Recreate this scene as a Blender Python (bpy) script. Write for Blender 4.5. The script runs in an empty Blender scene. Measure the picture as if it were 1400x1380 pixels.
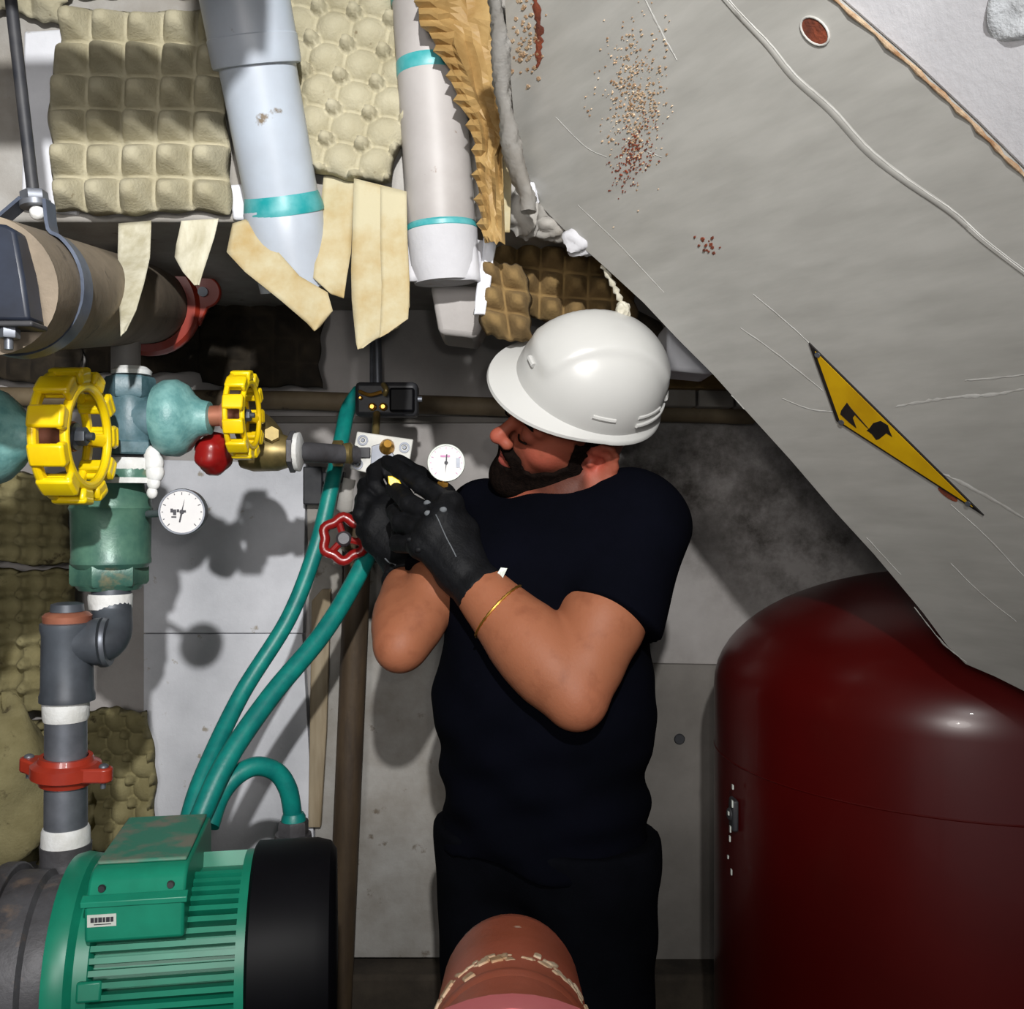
import bpy, bmesh, math, random
import numpy as np
from mathutils import Vector, Matrix, Quaternion

scene = bpy.context.scene
COL = scene.collection
R = math.radians
random.seed(7)
F, H = 1350.0, 1.55          # focal length in pixels of the 1400 px frame, eye height in metres

# ------------------------------------------------------------------ camera, world, lights, exposure
cam_data = bpy.data.cameras.new('camera')
cam_data.sensor_width = 36.0
cam_data.lens = 36.0 * F / 1400.0
cam_data.clip_start = 0.02
cam = bpy.data.objects.new('camera', cam_data)
cam.location = (0, 0, H)
cam.rotation_euler = (R(90), 0, 0)
COL.objects.link(cam)
scene.camera = cam

world = bpy.data.worlds.new('world')
scene.world = world
world.use_nodes = True
world.node_tree.nodes['Background'].inputs[0].default_value = (0.9, 0.95, 1.0, 1)
world.node_tree.nodes['Background'].inputs[1].default_value = 0.3


def lamp(name, loc, power, radius, color=(1, 0.97, 0.92), aim=None, cone=100):
    l = bpy.data.lights.new(name, 'SPOT' if aim else 'POINT')
    l.energy = power
    l.color = color
    l.shadow_soft_size = radius
    o = bpy.data.objects.new(name, l)
    o.location = loc
    if aim:
        l.spot_size = R(cone)
        l.spot_blend = 1.0
        o.rotation_euler = (Vector(aim) - Vector(loc)).to_track_quat('-Z', 'Y').to_euler()
    COL.objects.link(o)
    return o


# a work lamp held up behind the photographer, aimed at the pipework under the beam, and the phone's own flash
lamp('work_light', (0.07, -0.5, 2.27), 226, 0.024, (1, 0.985, 0.965), (-0.40, 1.5, 1.97), 76)
lamp('phone_flash', (0.04, -0.02, 1.60), 8, 0.015)
lamp('fill_light', (-0.45, -1.25, 1.86), 80, 0.25, (1, 0.95, 0.92))  # added soft fill behind the camera that lifts the wall shadows, no real bulb

vs = scene.view_settings
scene.display_settings.display_device = 'sRGB'
vs.view_transform = 'Standard'
vs.look = 'None'
vs.gamma = 1.0
vs.use_curve_mapping = False
vs.exposure = -0.12


def P(px, py, d):
    """World point seen at pixel (px, py) of the photograph at depth d in front of the lens."""
    return Vector(((px - 700.0) / F * d, d, H - (py - 690.0) / F * d))


# ------------------------------------------------------------------ materials
def srgb(r, g, b):
    def f(c):
        c /= 255.0
        return c / 12.92 if c <= 0.04045 else ((c + 0.055) / 1.055) ** 2.4
    return (f(r), f(g), f(b), 1.0)


def mat(name, col, rough=0.6, metal=0.0, var=None, scale=12.0, amt=(0.35, 0.65), spots=None, sscale=40.0,
        samt=(0.62, 0.70), bump=0.0, bscale=60.0, spec=0.5, coat=0.0, masks=(), vcol=None, sss=0.0, stretch=None):
    m = bpy.data.materials.new(name)
    m.use_nodes = True
    nt = m.node_tree
    N, L = nt.nodes, nt.links
    b = N['Principled BSDF']
    b.inputs['Roughness'].default_value = rough
    b.inputs['Metallic'].default_value = metal
    b.inputs['Specular IOR Level'].default_value = spec
    b.inputs['Coat Weight'].default_value = coat
    if sss:
        b.inputs['Subsurface Weight'].default_value = sss
        b.inputs['Subsurface Radius'].default_value = (0.01, 0.004, 0.002)
        b.inputs['Subsurface Scale'].default_value = 0.6
    tc = N.new('ShaderNodeTexCoord')
    co = tc.outputs['Object']
    if stretch:
        mp = N.new('ShaderNodeMapping')
        mp.inputs['Scale'].default_value = stretch
        L.new(co, mp.inputs['Vector'])
        sco = mp.outputs['Vector']
    else:
        sco = co
    cur = None
    if vcol:
        at = N.new('ShaderNodeAttribute')
        at.attribute_name = vcol
        cur = at.outputs['Color']

    def mix(fac, a, c2):
        mx = N.new('ShaderNodeMix')
        mx.data_type = 'RGBA'
        L.new(fac, mx.inputs[0])
        if a is None:
            mx.inputs[6].default_value = col
        else:
            L.new(a, mx.inputs[6])
        mx.inputs[7].default_value = c2
        return mx.outputs[2]

    def noise(s, detail=6.0, vec=None, ro=0.6):
        n = N.new('ShaderNodeTexNoise')
        n.inputs['Scale'].default_value = s
        n.inputs['Detail'].default_value = detail
        n.inputs['Roughness'].default_value = ro
        L.new(vec or co, n.inputs['Vector'])
        return n.outputs['Fac']

    def ramp(fac, lo, hi):
        r = N.new('ShaderNodeMapRange')
        r.inputs[1].default_value = lo
        r.inputs[2].default_value = hi
        L.new(fac, r.inputs[0])
        return r.outputs[0]

    if var is not None:
        cur = mix(ramp(noise(scale, vec=sco), *amt), cur, var)
    if spots is not None:
        cur = mix(ramp(noise(sscale), *samt), cur, spots)
    for (center, radius, c2, ms, lo, hi) in masks:      # a stain of its own shape at a place of the object
        sub = N.new('ShaderNodeVectorMath'); sub.operation = 'SUBTRACT'
        sub.inputs[1].default_value = center
        L.new(co, sub.inputs[0])
        dv = N.new('ShaderNodeVectorMath'); dv.operation = 'DIVIDE'
        dv.inputs[1].default_value = radius if hasattr(radius, '__len__') else (radius,) * 3
        L.new(sub.outputs[0], dv.inputs[0])
        ln = N.new('ShaderNodeVectorMath'); ln.operation = 'LENGTH'
        L.new(dv.outputs[0], ln.inputs[0])
        fall = ramp(ln.outputs['Value'], 1.0, 0.35)
        ns = ramp(noise(ms, 8.0, ro=0.7), lo, hi)
        ml = N.new('ShaderNodeMath'); ml.operation = 'MULTIPLY'; ml.use_clamp = True
        L.new(fall, ml.inputs[0]); L.new(ns, ml.inputs[1])
        cur = mix(ml.outputs[0], cur, c2)
    if cur is None:
        b.inputs['Base Color'].default_value = col
    else:
        L.new(cur, b.inputs['Base Color'])
    if bump:
        bp = N.new('ShaderNodeBump')
        bp.inputs['Strength'].default_value = min(1.0, bump)
        bp.inputs['Distance'].default_value = 0.004
        L.new(noise(bscale, 5.0), bp.inputs['Height'])
        L.new(bp.outputs[0], b.inputs['Normal'])
    return m


M = {}
# ------------------------------------------------------------------ mesh building
class MB:
    def __init__(s):
        s.v, s.f = [], []

    def add(s, vs_, fs_):
        o = len(s.v)
        s.v += [Vector(v) for v in vs_]
        s.f += [tuple(i + o for i in f) for f in fs_]
        return s

    def box(s, c, size, ax=None):
        """ax: three unit axes"""
        c = Vector(c)
        ax = ax or (Vector((1, 0, 0)), Vector((0, 1, 0)), Vector((0, 0, 1)))
        h = [Vector(a) * (z / 2) for a, z in zip(ax, size)]
        vs_ = [c + h[0] * i + h[1] * j + h[2] * k for i in (-1, 1) for j in (-1, 1) for k in (-1, 1)]
        return s.add(vs_, [(0, 1, 3, 2), (4, 6, 7, 5), (0, 4, 5, 1), (2, 3, 7, 6), (0, 2, 6, 4), (1, 5, 7, 3)])

    def span(s, lo, hi):
        lo, hi = Vector(lo), Vector(hi)
        return s.box((lo + hi) / 2, hi - lo)

    def tube(s, pts, r, seg=14, caps=True, closed=False, sq=1.0):
        pts = [Vector(p) for p in pts]
        n = len(pts)
        rr = list(r) if hasattr(r, '__len__') else [r] * n
        vs_, fs_ = [], []
        up = None
        for i in range(n):
            if closed:
                t = (pts[(i + 1) % n] - pts[i - 1]).normalized()
            else:
                t = (pts[min(i + 1, n - 1)] - pts[max(i - 1, 0)]).normalized()
            if up is None:
                up = Vector((0, 0, 1)) if abs(t.z) < 0.9 else Vector((1, 0, 0))
            a = (up - t * up.dot(t)).normalized()
            up = a
            bb = t.cross(a)
            for k in range(seg):
                th = 2 * math.pi * k / seg
                vs_.append(pts[i] + (a * math.cos(th) + bb * math.sin(th) * sq) * rr[i])
        m = n if closed else n - 1
        for i in range(m):
            j = (i + 1) % n
            for k in range(seg):
                k2 = (k + 1) % seg
                fs_.append((i * seg + k, i * seg + k2, j * seg + k2, j * seg + k))
        if caps and not closed:
            fs_.append(tuple(range(seg - 1, -1, -1)))
            fs_.append(tuple((n - 1) * seg + k for k in range(seg)))
        return s.add(vs_, fs_)

    def lathe(s, o, axis, prof, seg=28, caps=True, lobes=0, lamp_=0.0, ref=None):
        o, t = Vector(o), Vector(axis).normalized()
        a = Vector(ref) if ref else (Vector((0, 0, 1)) if abs(t.z) < 0.9 else Vector((0, -1, 0)))
        a = (a - t * a.dot(t)).normalized()
        b = t.cross(a)
        vs_, fs_ = [], []
        n = len(prof)
        for (h, r) in prof:
            for k in range(seg):
                th = 2 * math.pi * k / seg
                q = r * (1 + lamp_ * math.cos(lobes * th)) if lobes else r
                vs_.append(o + t * h + (a * math.cos(th) + b * math.sin(th)) * q)
        for i in range(n - 1):
            for k in range(seg):
                k2 = (k + 1) % seg
                fs_.append((i * seg + k, i * seg + k2, (i + 1) * seg + k2, (i + 1) * seg + k))
        if caps:
            fs_.append(tuple(range(seg - 1, -1, -1)))
            fs_.append(tuple((n - 1) * seg + k for k in range(seg)))
        return s.add(vs_, fs_)

    def ring(s, o, axis, r0, r1, w, seg=36, a0=0.0, a1=2 * math.pi, ref=None):
        """flat ring (or arc) of rectangular section: inner r0, outer r1, width w along the axis"""
        o, t = Vector(o), Vector(axis).normalized()
        a = Vector(ref) if ref else (Vector((0, 0, 1)) if abs(t.z) < 0.9 else Vector((0, -1, 0)))
        a = (a - t * a.dot(t)).normalized()
        b = t.cross(a)
        full = abs(a1 - a0 - 2 * math.pi) < 1e-6
        n = seg if full else seg + 1
        vs_, fs_ = [], []
        for i in range(n):
            th = a0 + (a1 - a0) * i / seg
            d = a * math.cos(th) + b * math.sin(th)
            for (r, h) in ((r0, -w / 2), (r1, -w / 2), (r1, w / 2), (r0, w / 2)):
                vs_.append(o + d * r + t * h)
        for i in range(n if full else n - 1):
            j = (i + 1) % n
            for k in range(4):
                k2 = (k + 1) % 4
                fs_.append((i * 4 + k, j * 4 + k, j * 4 + k2, i * 4 + k2))
        if not full:
            fs_.append((0, 1, 2, 3))
            e = (n - 1) * 4
            fs_.append((e + 3, e + 2, e + 1, e))
        return s.add(vs_, fs_)

    def sheet(s, poly, thick):
        """polygon of 3-D points given a thickness vector"""
        poly = [Vector(p) for p in poly]
        n = len(poly)
        th = Vector(thick)
        vs_ = poly + [p + th for p in poly]
        fs_ = [tuple(range(n)), tuple(range(2 * n - 1, n - 1, -1))]
        for i in range(n):
            j = (i + 1) % n
            fs_.append((i, i + n, j + n, j))
        return s.add(vs_, fs_)

    def grid(s, fn, nu, nv):
        vs_ = [fn(i / nu, j / nv) for j in range(nv + 1) for i in range(nu + 1)]
        fs_ = [(j * (nu + 1) + i, j * (nu + 1) + i + 1, (j + 1) * (nu + 1) + i + 1, (j + 1) * (nu + 1) + i)
               for j in range(nv) for i in range(nu)]
        return s.add(vs_, fs_)

    def ball(s, c, r, ax=None, nu=20, nv=12):
        c = Vector(c)
        r = Vector(r) if hasattr(r, '__len__') else Vector((r, r, r))
        ax = ax or (Vector((1, 0, 0)), Vector((0, 1, 0)), Vector((0, 0, 1)))
        vs_, fs_ = [], []
        for j in range(1, nv):
            ph = math.pi * j / nv
            for i in range(nu):
                th = 2 * math.pi * i / nu
                vs_.append(c + ax[0] * (r.x * math.sin(ph) * math.cos(th)) + ax[1] * (r.y * math.sin(ph) * math.sin(th)) + ax[2] * (r.z * math.cos(ph)))
        vs_.append(c + ax[2] * r.z)
        vs_.append(c - ax[2] * r.z)
        t, bo = len(vs_) - 2, len(vs_) - 1
        for j in range(nv - 2):
            for i in range(nu):
                i2 = (i + 1) % nu
                fs_.append((j * nu + i, (j + 1) * nu + i, (j + 1) * nu + i2, j * nu + i2))
        for i in range(nu):
            i2 = (i + 1) % nu
            fs_.append((t, i, i2))
            fs_.append((bo, (nv - 2) * nu + i2, (nv - 2) * nu + i))
        return s.add(vs_, fs_)


WO = {}     # world origin of every object built


def obj(name, mb, material, parent=None, bevel=0.0, angle=38, solid=0.0, origin=None, smooth=True, colors=None, fix=True):
    """Link one mesh object from world-space geometry; its origin is its parent's, or its own base."""
    vs_ = mb.v
    if parent is not None:
        o0 = WO[parent.name]
    elif origin is not None:
        o0 = Vector(origin)
    else:
        xs = [v.x for v in vs_]; ys = [v.y for v in vs_]; zs = [v.z for v in vs_]
        o0 = Vector(((min(xs) + max(xs)) / 2, (min(ys) + max(ys)) / 2, min(zs)))
    me = bpy.data.meshes.new(name)
    me.from_pydata([v - o0 for v in vs_], [], mb.f)
    if fix:
        bm = bmesh.new(); bm.from_mesh(me)
        bmesh.ops.recalc_face_normals(bm, faces=bm.faces)
        bm.to_mesh(me); bm.free()
    if smooth:
        me.polygons.foreach_set('use_smooth', [True] * len(me.polygons))
        if angle < 180:
            me.set_sharp_from_angle(angle=R(angle))
    me.materials.append(material)
    if colors is not None:
        ca = me.color_attributes.new('Col', 'FLOAT_COLOR', 'POINT')
        ca.data.foreach_set('color', np.asarray(colors, np.float32).ravel())
    o = bpy.data.objects.new(name, me)
    COL.objects.link(o)
    if parent is not None:
        o.parent = parent
    else:
        o.location = o0
    WO[o.name] = o0
    if solid:
        md = o.modifiers.new('thickness', 'SOLIDIFY'); md.thickness = solid; md.offset = 0
    if bevel:
        md = o.modifiers.new('edge', 'BEVEL'); md.width = bevel; md.segments = 2; md.limit_method = 'ANGLE'; md.angle_limit = R(40)
    return o


def tag(o, label=None, cat=None, group=None, kind=None):
    if label: o['label'] = label
    if cat: o['category'] = cat
    if group: o['group'] = group
    if kind: o['kind'] = kind
    return o


def thing(name, loc, label, cat, group=None):
    o = bpy.data.objects.new(name, None)
    o.empty_display_size = 0.05
    o.location = loc
    COL.objects.link(o)
    WO[o.name] = Vector(loc)
    return tag(o, label, cat, group)


def smoothpath(pts, n=8):
    pts = [Vector(p) for p in pts]
    out = []
    for i in range(len(pts) - 1):
        p0, p1, p2, p3 = pts[max(i - 1, 0)], pts[i], pts[i + 1], pts[min(i + 2, len(pts) - 1)]
        for k in range(n):
            t = k / n
            out.append(0.5 * ((2 * p1) + (p2 - p0) * t + (2 * p0 - 5 * p1 + 4 * p2 - p3) * t * t + (3 * p1 - p0 - 3 * p2 + p3) * t ** 3))
    out.append(pts[-1])
    return out


def hexbar(mb, o, axis, h, r, ref=None):
    return mb.lathe(o, axis, [(0, r * 0.94), (h * 0.12, r), (h * 0.88, r), (h, r * 0.94)], seg=6, ref=ref)


X, Y, Z = Vector((1, 0, 0)), Vector((0, 1, 0)), Vector((0, 0, 1))

M['concrete'] = mat('concrete_wall', srgb(178, 174, 172), 0.9, var=srgb(150, 146, 143), scale=3, spots=srgb(70, 66, 62), sscale=9, samt=(0.66, 0.72), bump=0.35, bscale=45,
                    masks=[((0.42, 0, 1.66), (0.42, 9, 0.30), srgb(78, 74, 70), 7, 0.42, 0.62),
                           ((0.62, 0, 1.50), (0.30, 9, 0.26), srgb(92, 88, 84), 9, 0.42, 0.62),
                           ((0.30, 0, 0.75), (0.25, 9, 0.55), srgb(84, 78, 70), 7, 0.42, 0.62)])
M['dark_concrete'] = mat('dark_concrete', srgb(74, 66, 56), 0.95, var=srgb(46, 40, 34), scale=9, bump=0.5, bscale=50)
M['plaster'] = mat('dim_plaster', srgb(128, 124, 119), 0.9, var=srgb(104, 100, 95), scale=4, bump=0.2)
M['ceiling'] = mat('dark_ceiling', srgb(74, 70, 66), 0.95, var=srgb(58, 54, 50), scale=5, bump=0.2)  # unseen ceiling and side walls, colour kept dark to cut bounced light
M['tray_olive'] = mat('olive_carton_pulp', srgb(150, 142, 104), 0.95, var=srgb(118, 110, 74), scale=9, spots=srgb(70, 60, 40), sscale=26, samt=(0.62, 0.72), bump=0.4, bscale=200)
M['foam'] = mat('polystyrene', srgb(222, 224, 230), 0.85, var=srgb(204, 206, 212), scale=8, spots=srgb(168, 160, 148), sscale=22, samt=(0.66, 0.72), bump=0.15, bscale=160)
M['foam_ceiling'] = mat('ceiling_polystyrene', srgb(196, 196, 200), 0.9, var=srgb(184, 184, 188), scale=8, spots=srgb(158, 140, 130), sscale=20, samt=(0.66, 0.74), bump=0.2, bscale=120)
M['foam_dirty'] = mat('dirty_polystyrene', srgb(172, 170, 166), 0.85, var=srgb(140, 135, 127), scale=7, spots=srgb(110, 100, 88), sscale=24, samt=(0.64, 0.72), bump=0.2, bscale=140)
M['foam_rough'] = mat('broken_polystyrene', srgb(200, 204, 208), 0.9, var=srgb(186, 190, 194), scale=30, bump=0.7, bscale=110)
M['tray'] = mat('egg_carton_pulp', srgb(178, 172, 148), 0.95, var=srgb(160, 153, 127), scale=14, spots=srgb(122, 110, 84), sscale=60, samt=(0.66, 0.74), bump=0.4, bscale=220)
M['tray_brown'] = mat('brown_carton_pulp', srgb(134, 110, 68), 0.95, var=srgb(108, 86, 52), scale=20, bump=0.4, bscale=180)
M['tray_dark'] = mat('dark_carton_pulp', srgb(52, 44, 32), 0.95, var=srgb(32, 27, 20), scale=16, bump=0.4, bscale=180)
M['pvc'] = mat('white_pvc', srgb(178, 188, 200), 0.38, var=srgb(166, 173, 183), scale=7, spots=srgb(112, 98, 78), sscale=22, samt=(0.66, 0.72))
M['pvc_dirty'] = mat('grimy_pvc', srgb(172, 168, 166), 0.5, var=srgb(154, 149, 146), scale=6, spots=srgb(110, 84, 56), sscale=22, samt=(0.67, 0.73),
                     masks=[])
M['glue'] = mat('teal_pipe_cement', srgb(26, 144, 148), 0.4, var=srgb(92, 170, 174), scale=26)
M['tape'] = mat('masking_tape', srgb(184, 176, 146), 0.8, var=srgb(166, 142, 92), scale=7, amt=(0.42, 0.60), spots=srgb(150, 124, 74), sscale=16, samt=(0.68, 0.76), bump=0.2, bscale=90)
M['tape_pale'] = mat('faded_masking_tape', srgb(206, 202, 182), 0.8, var=srgb(178, 172, 146), scale=16, bump=0.25, bscale=120, stretch=(3, 3, 0.6))
M['kraft'] = mat('gold_kraft_paper', srgb(168, 140, 90), 0.6, var=srgb(136, 106, 60), scale=14, bump=0.3, bscale=60)
M['black_iron'] = mat('black_steel', srgb(34, 36, 42), 0.55, var=srgb(58, 58, 60), scale=18)
M['blue_steel'] = mat('blue_grey_steel', srgb(108, 118, 136), 0.42, metal=0.4, var=srgb(74, 82, 98), scale=14)
M['navy'] = mat('navy_steel', srgb(38, 46, 62), 0.45, var=srgb(24, 28, 38), scale=9)
M['big_pipe'] = mat('stained_pipe', srgb(148, 134, 116), 0.75, var=srgb(104, 94, 80), scale=6, spots=srgb(64, 56, 48), sscale=14, samt=(0.64, 0.70), bump=0.3, bscale=70)
M['red_paint'] = mat('red_enamel', srgb(150, 26, 24), 0.3, var=srgb(120, 18, 18), scale=10, coat=0.3)
M['orange_paint'] = mat('orange_red_enamel', srgb(170, 58, 38), 0.35, var=srgb(150, 46, 30), scale=10, coat=0.25)
M['teal_paint'] = mat('teal_hammered_enamel', srgb(122, 170, 168), 0.42, var=srgb(92, 142, 142), scale=40, amt=(0.4, 0.6), bump=0.25, bscale=130)
M['slate_paint'] = mat('slate_teal_enamel', srgb(96, 124, 134), 0.42, var=srgb(62, 92, 98), scale=22, amt=(0.4, 0.6), bump=0.15, bscale=100)
M['green_body'] = mat('worn_green_enamel', srgb(92, 132, 112), 0.36, var=srgb(48, 88, 80), scale=12, spots=srgb(164, 138, 98), sscale=13, samt=(0.60, 0.76), metal=0.1, bump=0.15, bscale=80)
M['yellow'] = mat('yellow_enamel', srgb(240, 212, 10), 0.35, var=srgb(226, 188, 8), scale=12, spots=srgb(150, 110, 20), sscale=50, samt=(0.71, 0.76), coat=0.2)
M['copper'] = mat('copper_stem', srgb(168, 108, 84), 0.5, metal=0.3, var=srgb(140, 84, 66), scale=20)
M['brass'] = mat('old_brass', srgb(150, 132, 84), 0.4, metal=0.6, var=srgb(108, 96, 62), scale=22)
M['brass_bright'] = mat('bright_brass', srgb(210, 160, 74), 0.28, metal=0.8, var=srgb(170, 124, 52), scale=22)
M['zinc'] = mat('galvanised_pipe', srgb(128, 132, 140), 0.42, metal=0.55, var=srgb(92, 96, 104), scale=12)
M['iron_grey'] = mat('dark_grey_fitting', srgb(84, 90, 98), 0.45, metal=0.25, var=srgb(62, 66, 72), scale=12)
M['cast'] = mat('cast_iron', srgb(92, 92, 96), 0.5, metal=0.2, var=srgb(66, 64, 66), scale=14, spots=srgb(118, 104, 94), sscale=16, samt=(0.62, 0.72), bump=0.2, bscale=120)
M['ptfe'] = mat('white_thread_tape', srgb(228, 230, 230), 0.6, var=srgb(206, 206, 202), scale=30, bump=0.3, bscale=140)
M['motor'] = mat('motor_green_enamel', srgb(24, 142, 112), 0.38, var=srgb(18, 118, 92), scale=8, spots=srgb(92, 118, 98), sscale=18, samt=(0.70, 0.78))
M['motor_dirty'] = mat('dusty_green_enamel', srgb(58, 128, 106), 0.6, var=srgb(120, 122, 108), scale=22, amt=(0.45, 0.62))
M['black_cover'] = mat('black_fan_cover', srgb(9, 9, 12), 0.5, var=srgb(14, 14, 18), scale=6, spec=0.12)
M['hose'] = mat('teal_rubber_hose', srgb(14, 132, 122), 0.42, var=srgb(8, 108, 104), scale=30, bump=0.1, bscale=200)
M['rust_pipe'] = mat('brown_rusted_pipe', srgb(84, 68, 48), 0.7, var=srgb(58, 46, 34), scale=9, bump=0.2, bscale=90, stretch=(3, 3, 0.5))
M['beige_pipe'] = mat('beige_wall_pipe', srgb(128, 114, 90), 0.7, var=srgb(98, 84, 64), scale=10, spots=srgb(60, 50, 40), sscale=18, samt=(0.66, 0.72))
M['wood'] = mat('pale_batten', srgb(168, 154, 130), 0.8, var=srgb(136, 120, 94), scale=10, stretch=(4, 4, 0.4))
M['white_plate'] = mat('white_plate', srgb(214, 214, 208), 0.5, var=srgb(190, 190, 184), scale=20)
M['dial'] = mat('dial_white', srgb(206, 205, 204), 0.4, var=srgb(198, 197, 198), scale=20)
M['ink'] = mat('dial_ink', srgb(44, 44, 52), 0.6, var=srgb(60, 60, 66), scale=60)
M['ink_pink'] = mat('dial_pink_ink', srgb(190, 120, 170), 0.6, var=srgb(200, 140, 180), scale=60)
M['duct'] = mat('grey_painted_sheet', srgb(172, 171, 166), 0.42, metal=0.0, var=srgb(158, 157, 152), scale=7, stretch=(1.0, 1.0, 6.0), bump=0.06, bscale=30)
M['paint_crack'] = mat('pale_scratches_and_glint', srgb(192, 192, 188), 0.5, var=srgb(172, 171, 166), scale=50)
M['rust'] = mat('rust', srgb(132, 62, 36), 0.85, var=srgb(86, 42, 28), scale=50, bump=0.5, bscale=200)
M['flake'] = mat('flaked_rusty_paint', srgb(182, 160, 132), 0.9, var=srgb(140, 104, 72), scale=70, bump=0.5, bscale=200)
M['sign_yellow'] = mat('sign_yellow', srgb(206, 164, 10), 0.45, var=srgb(184, 142, 8), scale=14)
M['sign_black'] = mat('sign_black', srgb(22, 20, 20), 0.5, var=srgb(34, 30, 28), scale=30)
M['tank'] = mat('tank_red_enamel', srgb(84, 9, 8), 0.30, var=srgb(74, 8, 7), scale=3, coat=0.05, spots=srgb(70, 9, 9), sscale=9, samt=(0.68, 0.80))
M['clay'] = mat('worn_red_pipe', srgb(188, 98, 74), 0.45, var=srgb(160, 78, 50), scale=8, spots=srgb(214, 180, 158), sscale=26, samt=(0.66, 0.70), bump=0.2)
M['pink'] = mat('pink_flange', srgb(240, 132, 138), 0.55, var=srgb(230, 114, 122), scale=9)
M['flaking'] = mat('cream_sealant', srgb(224, 204, 176), 0.8, var=srgb(190, 150, 112), scale=40, bump=0.5)
M['hat'] = mat('hard_hat_white', srgb(190, 190, 187), 0.32, var=srgb(184, 184, 181), scale=5, coat=0.15)
M['skin'] = mat('skin', srgb(180, 116, 84), 0.55, vcol='Col', sss=0.05, bump=0.12, bscale=200, spec=0.25, var=srgb(112, 62, 42), scale=34, amt=(0.50, 1.05))
M['hair'] = mat('dark_hair', srgb(15, 11, 10), 0.95, var=srgb(26, 19, 16), scale=160, bump=0.6, bscale=420, spec=0.02)
M['shirt'] = mat('navy_cotton', srgb(8, 9, 17), 0.95, var=srgb(6, 7, 13), scale=10, bump=0.15, bscale=300, spec=0.03)
M['trousers'] = mat('dark_work_cotton', srgb(8, 9, 13), 0.95, var=srgb(12, 13, 18), scale=12, bump=0.2, bscale=240, spec=0.03)
M['glove'] = mat('black_leather', srgb(9, 10, 12), 0.62, var=srgb(18, 19, 22), scale=30, bump=0.3, bscale=180, spec=0.18)
M['stitch'] = mat('grey_thread', srgb(104, 108, 112), 0.8, var=srgb(84, 88, 92), scale=80)
M['gold'] = mat('gold_chain', srgb(214, 168, 84), 0.3, metal=0.9, var=srgb(190, 140, 60), scale=80)
M['eye'] = mat('eyeball', srgb(214, 206, 200), 0.2, var=srgb(206, 196, 190), scale=40)
M['label_white'] = mat('sticker_white', srgb(216, 222, 214), 0.5, var=srgb(200, 206, 198), scale=40)
M['cord'] = mat('dirty_white_cord', srgb(200, 196, 180), 0.9, var=srgb(160, 154, 134), scale=60)
M['boot'] = mat('black_boot', srgb(26, 24, 24), 0.5, var=srgb(36, 34, 32), scale=20)
# ------------------------------------------------------------------ the setting
WY = 2.15      # back wall
o = obj('floor', MB().span((-1.7, -1.3, -0.06), (1.6, WY, 0)), M['dark_concrete'], origin=(0, 0, 0)); tag(o, kind='structure')
o = obj('wall_back', MB().span((-1.7, WY, 0), (1.6, WY + 0.1, 2.9)), M['concrete'], origin=(0, WY, 0)); tag(o, kind='structure')
o = obj('wall_left', MB().span((-1.8, -1.3, 0), (-1.7, WY, 2.9)), M['ceiling'], origin=(-1.7, 0, 0)); tag(o, kind='structure')
o = obj('wall_right', MB().span((1.6, -1.3, 0), (1.7, WY, 2.9)), M['ceiling'], origin=(1.6, 0, 0)); tag(o, kind='structure')
o = obj('ceiling', MB().span((-1.7, -1.3, 2.9), (1.6, WY, 3.0)), M['ceiling'], origin=(0, 0, 2.9)); tag(o, kind='structure')
# dropped beam across the top of the wall, carrying the egg trays
BY, BZ = 1.47, 1.972
o = obj('trim_1', MB().span((-1.7, BY, BZ), (0.14, WY, 2.9)), M['foam_dirty'], origin=(0, BY, BZ), bevel=0.006); tag(o, 'beam clad in grubby polystyrene across the top', kind='structure')
# low concrete kerb under the foam sheets
o = obj('trim_2', MB().span((-1.0, WY - 0.10, 0), (0.9, WY, 0.57)), M['dark_concrete'], origin=(0, WY - 0.1, 0), bevel=0.01); tag(o, kind='structure')
o = obj('trim_3', MB().span((-0.6, WY - 0.012, 1.727), (0.66, WY, 1.742)), M['plaster'], origin=(0, WY, 1.7), bevel=0.003); tag(o, kind='structure')


def wallrect(name, pix, d, thick, material, label, cat, group=None, bevel=0.002):
    """flat board against the back wall from its outline in the picture"""
    pts = [P(x, y, d) for x, y in pix]
    o = obj(name, MB().sheet(pts, (0, thick, 0)), material, bevel=bevel)
    return tag(o, label, cat, group)


wallrect('foam_sheet', [(196, 628), (418, 634), (414, 866), (196, 866)], 2.115, 0.03, M['foam'], 'white polystyrene sheet on wall just under the pipe valves, upper of two', 'foam sheet')
wallrect('foam_sheet', [(196, 867), (413, 867), (428, 1130), (430, 1215), (196, 1215)], 2.115, 0.03, M['foam'], 'white polystyrene sheet on wall behind the green hoses, lower of two', 'foam sheet')
wallrect('foam_sheet', [(418, 640), (470, 640), (462, 1200), (432, 1200)], 2.118, 0.03, M['foam_dirty'], 'narrow grey polystyrene strip behind the wooden batten', 'foam sheet')
wallrect('foam_sheet', [(492, 770), (612, 770), (612, 1310), (478, 1310)], 2.115, 0.03, M['foam_dirty'], 'tall grubby polystyrene sheet between brown pole and the man', 'foam sheet')
wallrect('wooden_batten', [(426, 822), (440, 806), (452, 806), (446, 1000), (438, 1132), (421, 1132)], 2.098, 0.016, M['wood'], 'thin pale wooden batten standing against the foam beside the brown pole', 'batten')
wallrect('plaster_board', [(872, 908), (986, 910), (990, 1330), (872, 1330)], 2.128, 0.02, M['plaster'], 'plain plaster panel with a dark bolt hole between man and red tank', 'panel')
o = obj('hole_plug', MB().lathe(P(929, 1011, 2.127), -Y, [(0, 0.012), (0.003, 0.010)], seg=14), M['black_iron']); tag(o, 'small round dark plug in the plaster panel beside the red tank', 'plug')

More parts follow.
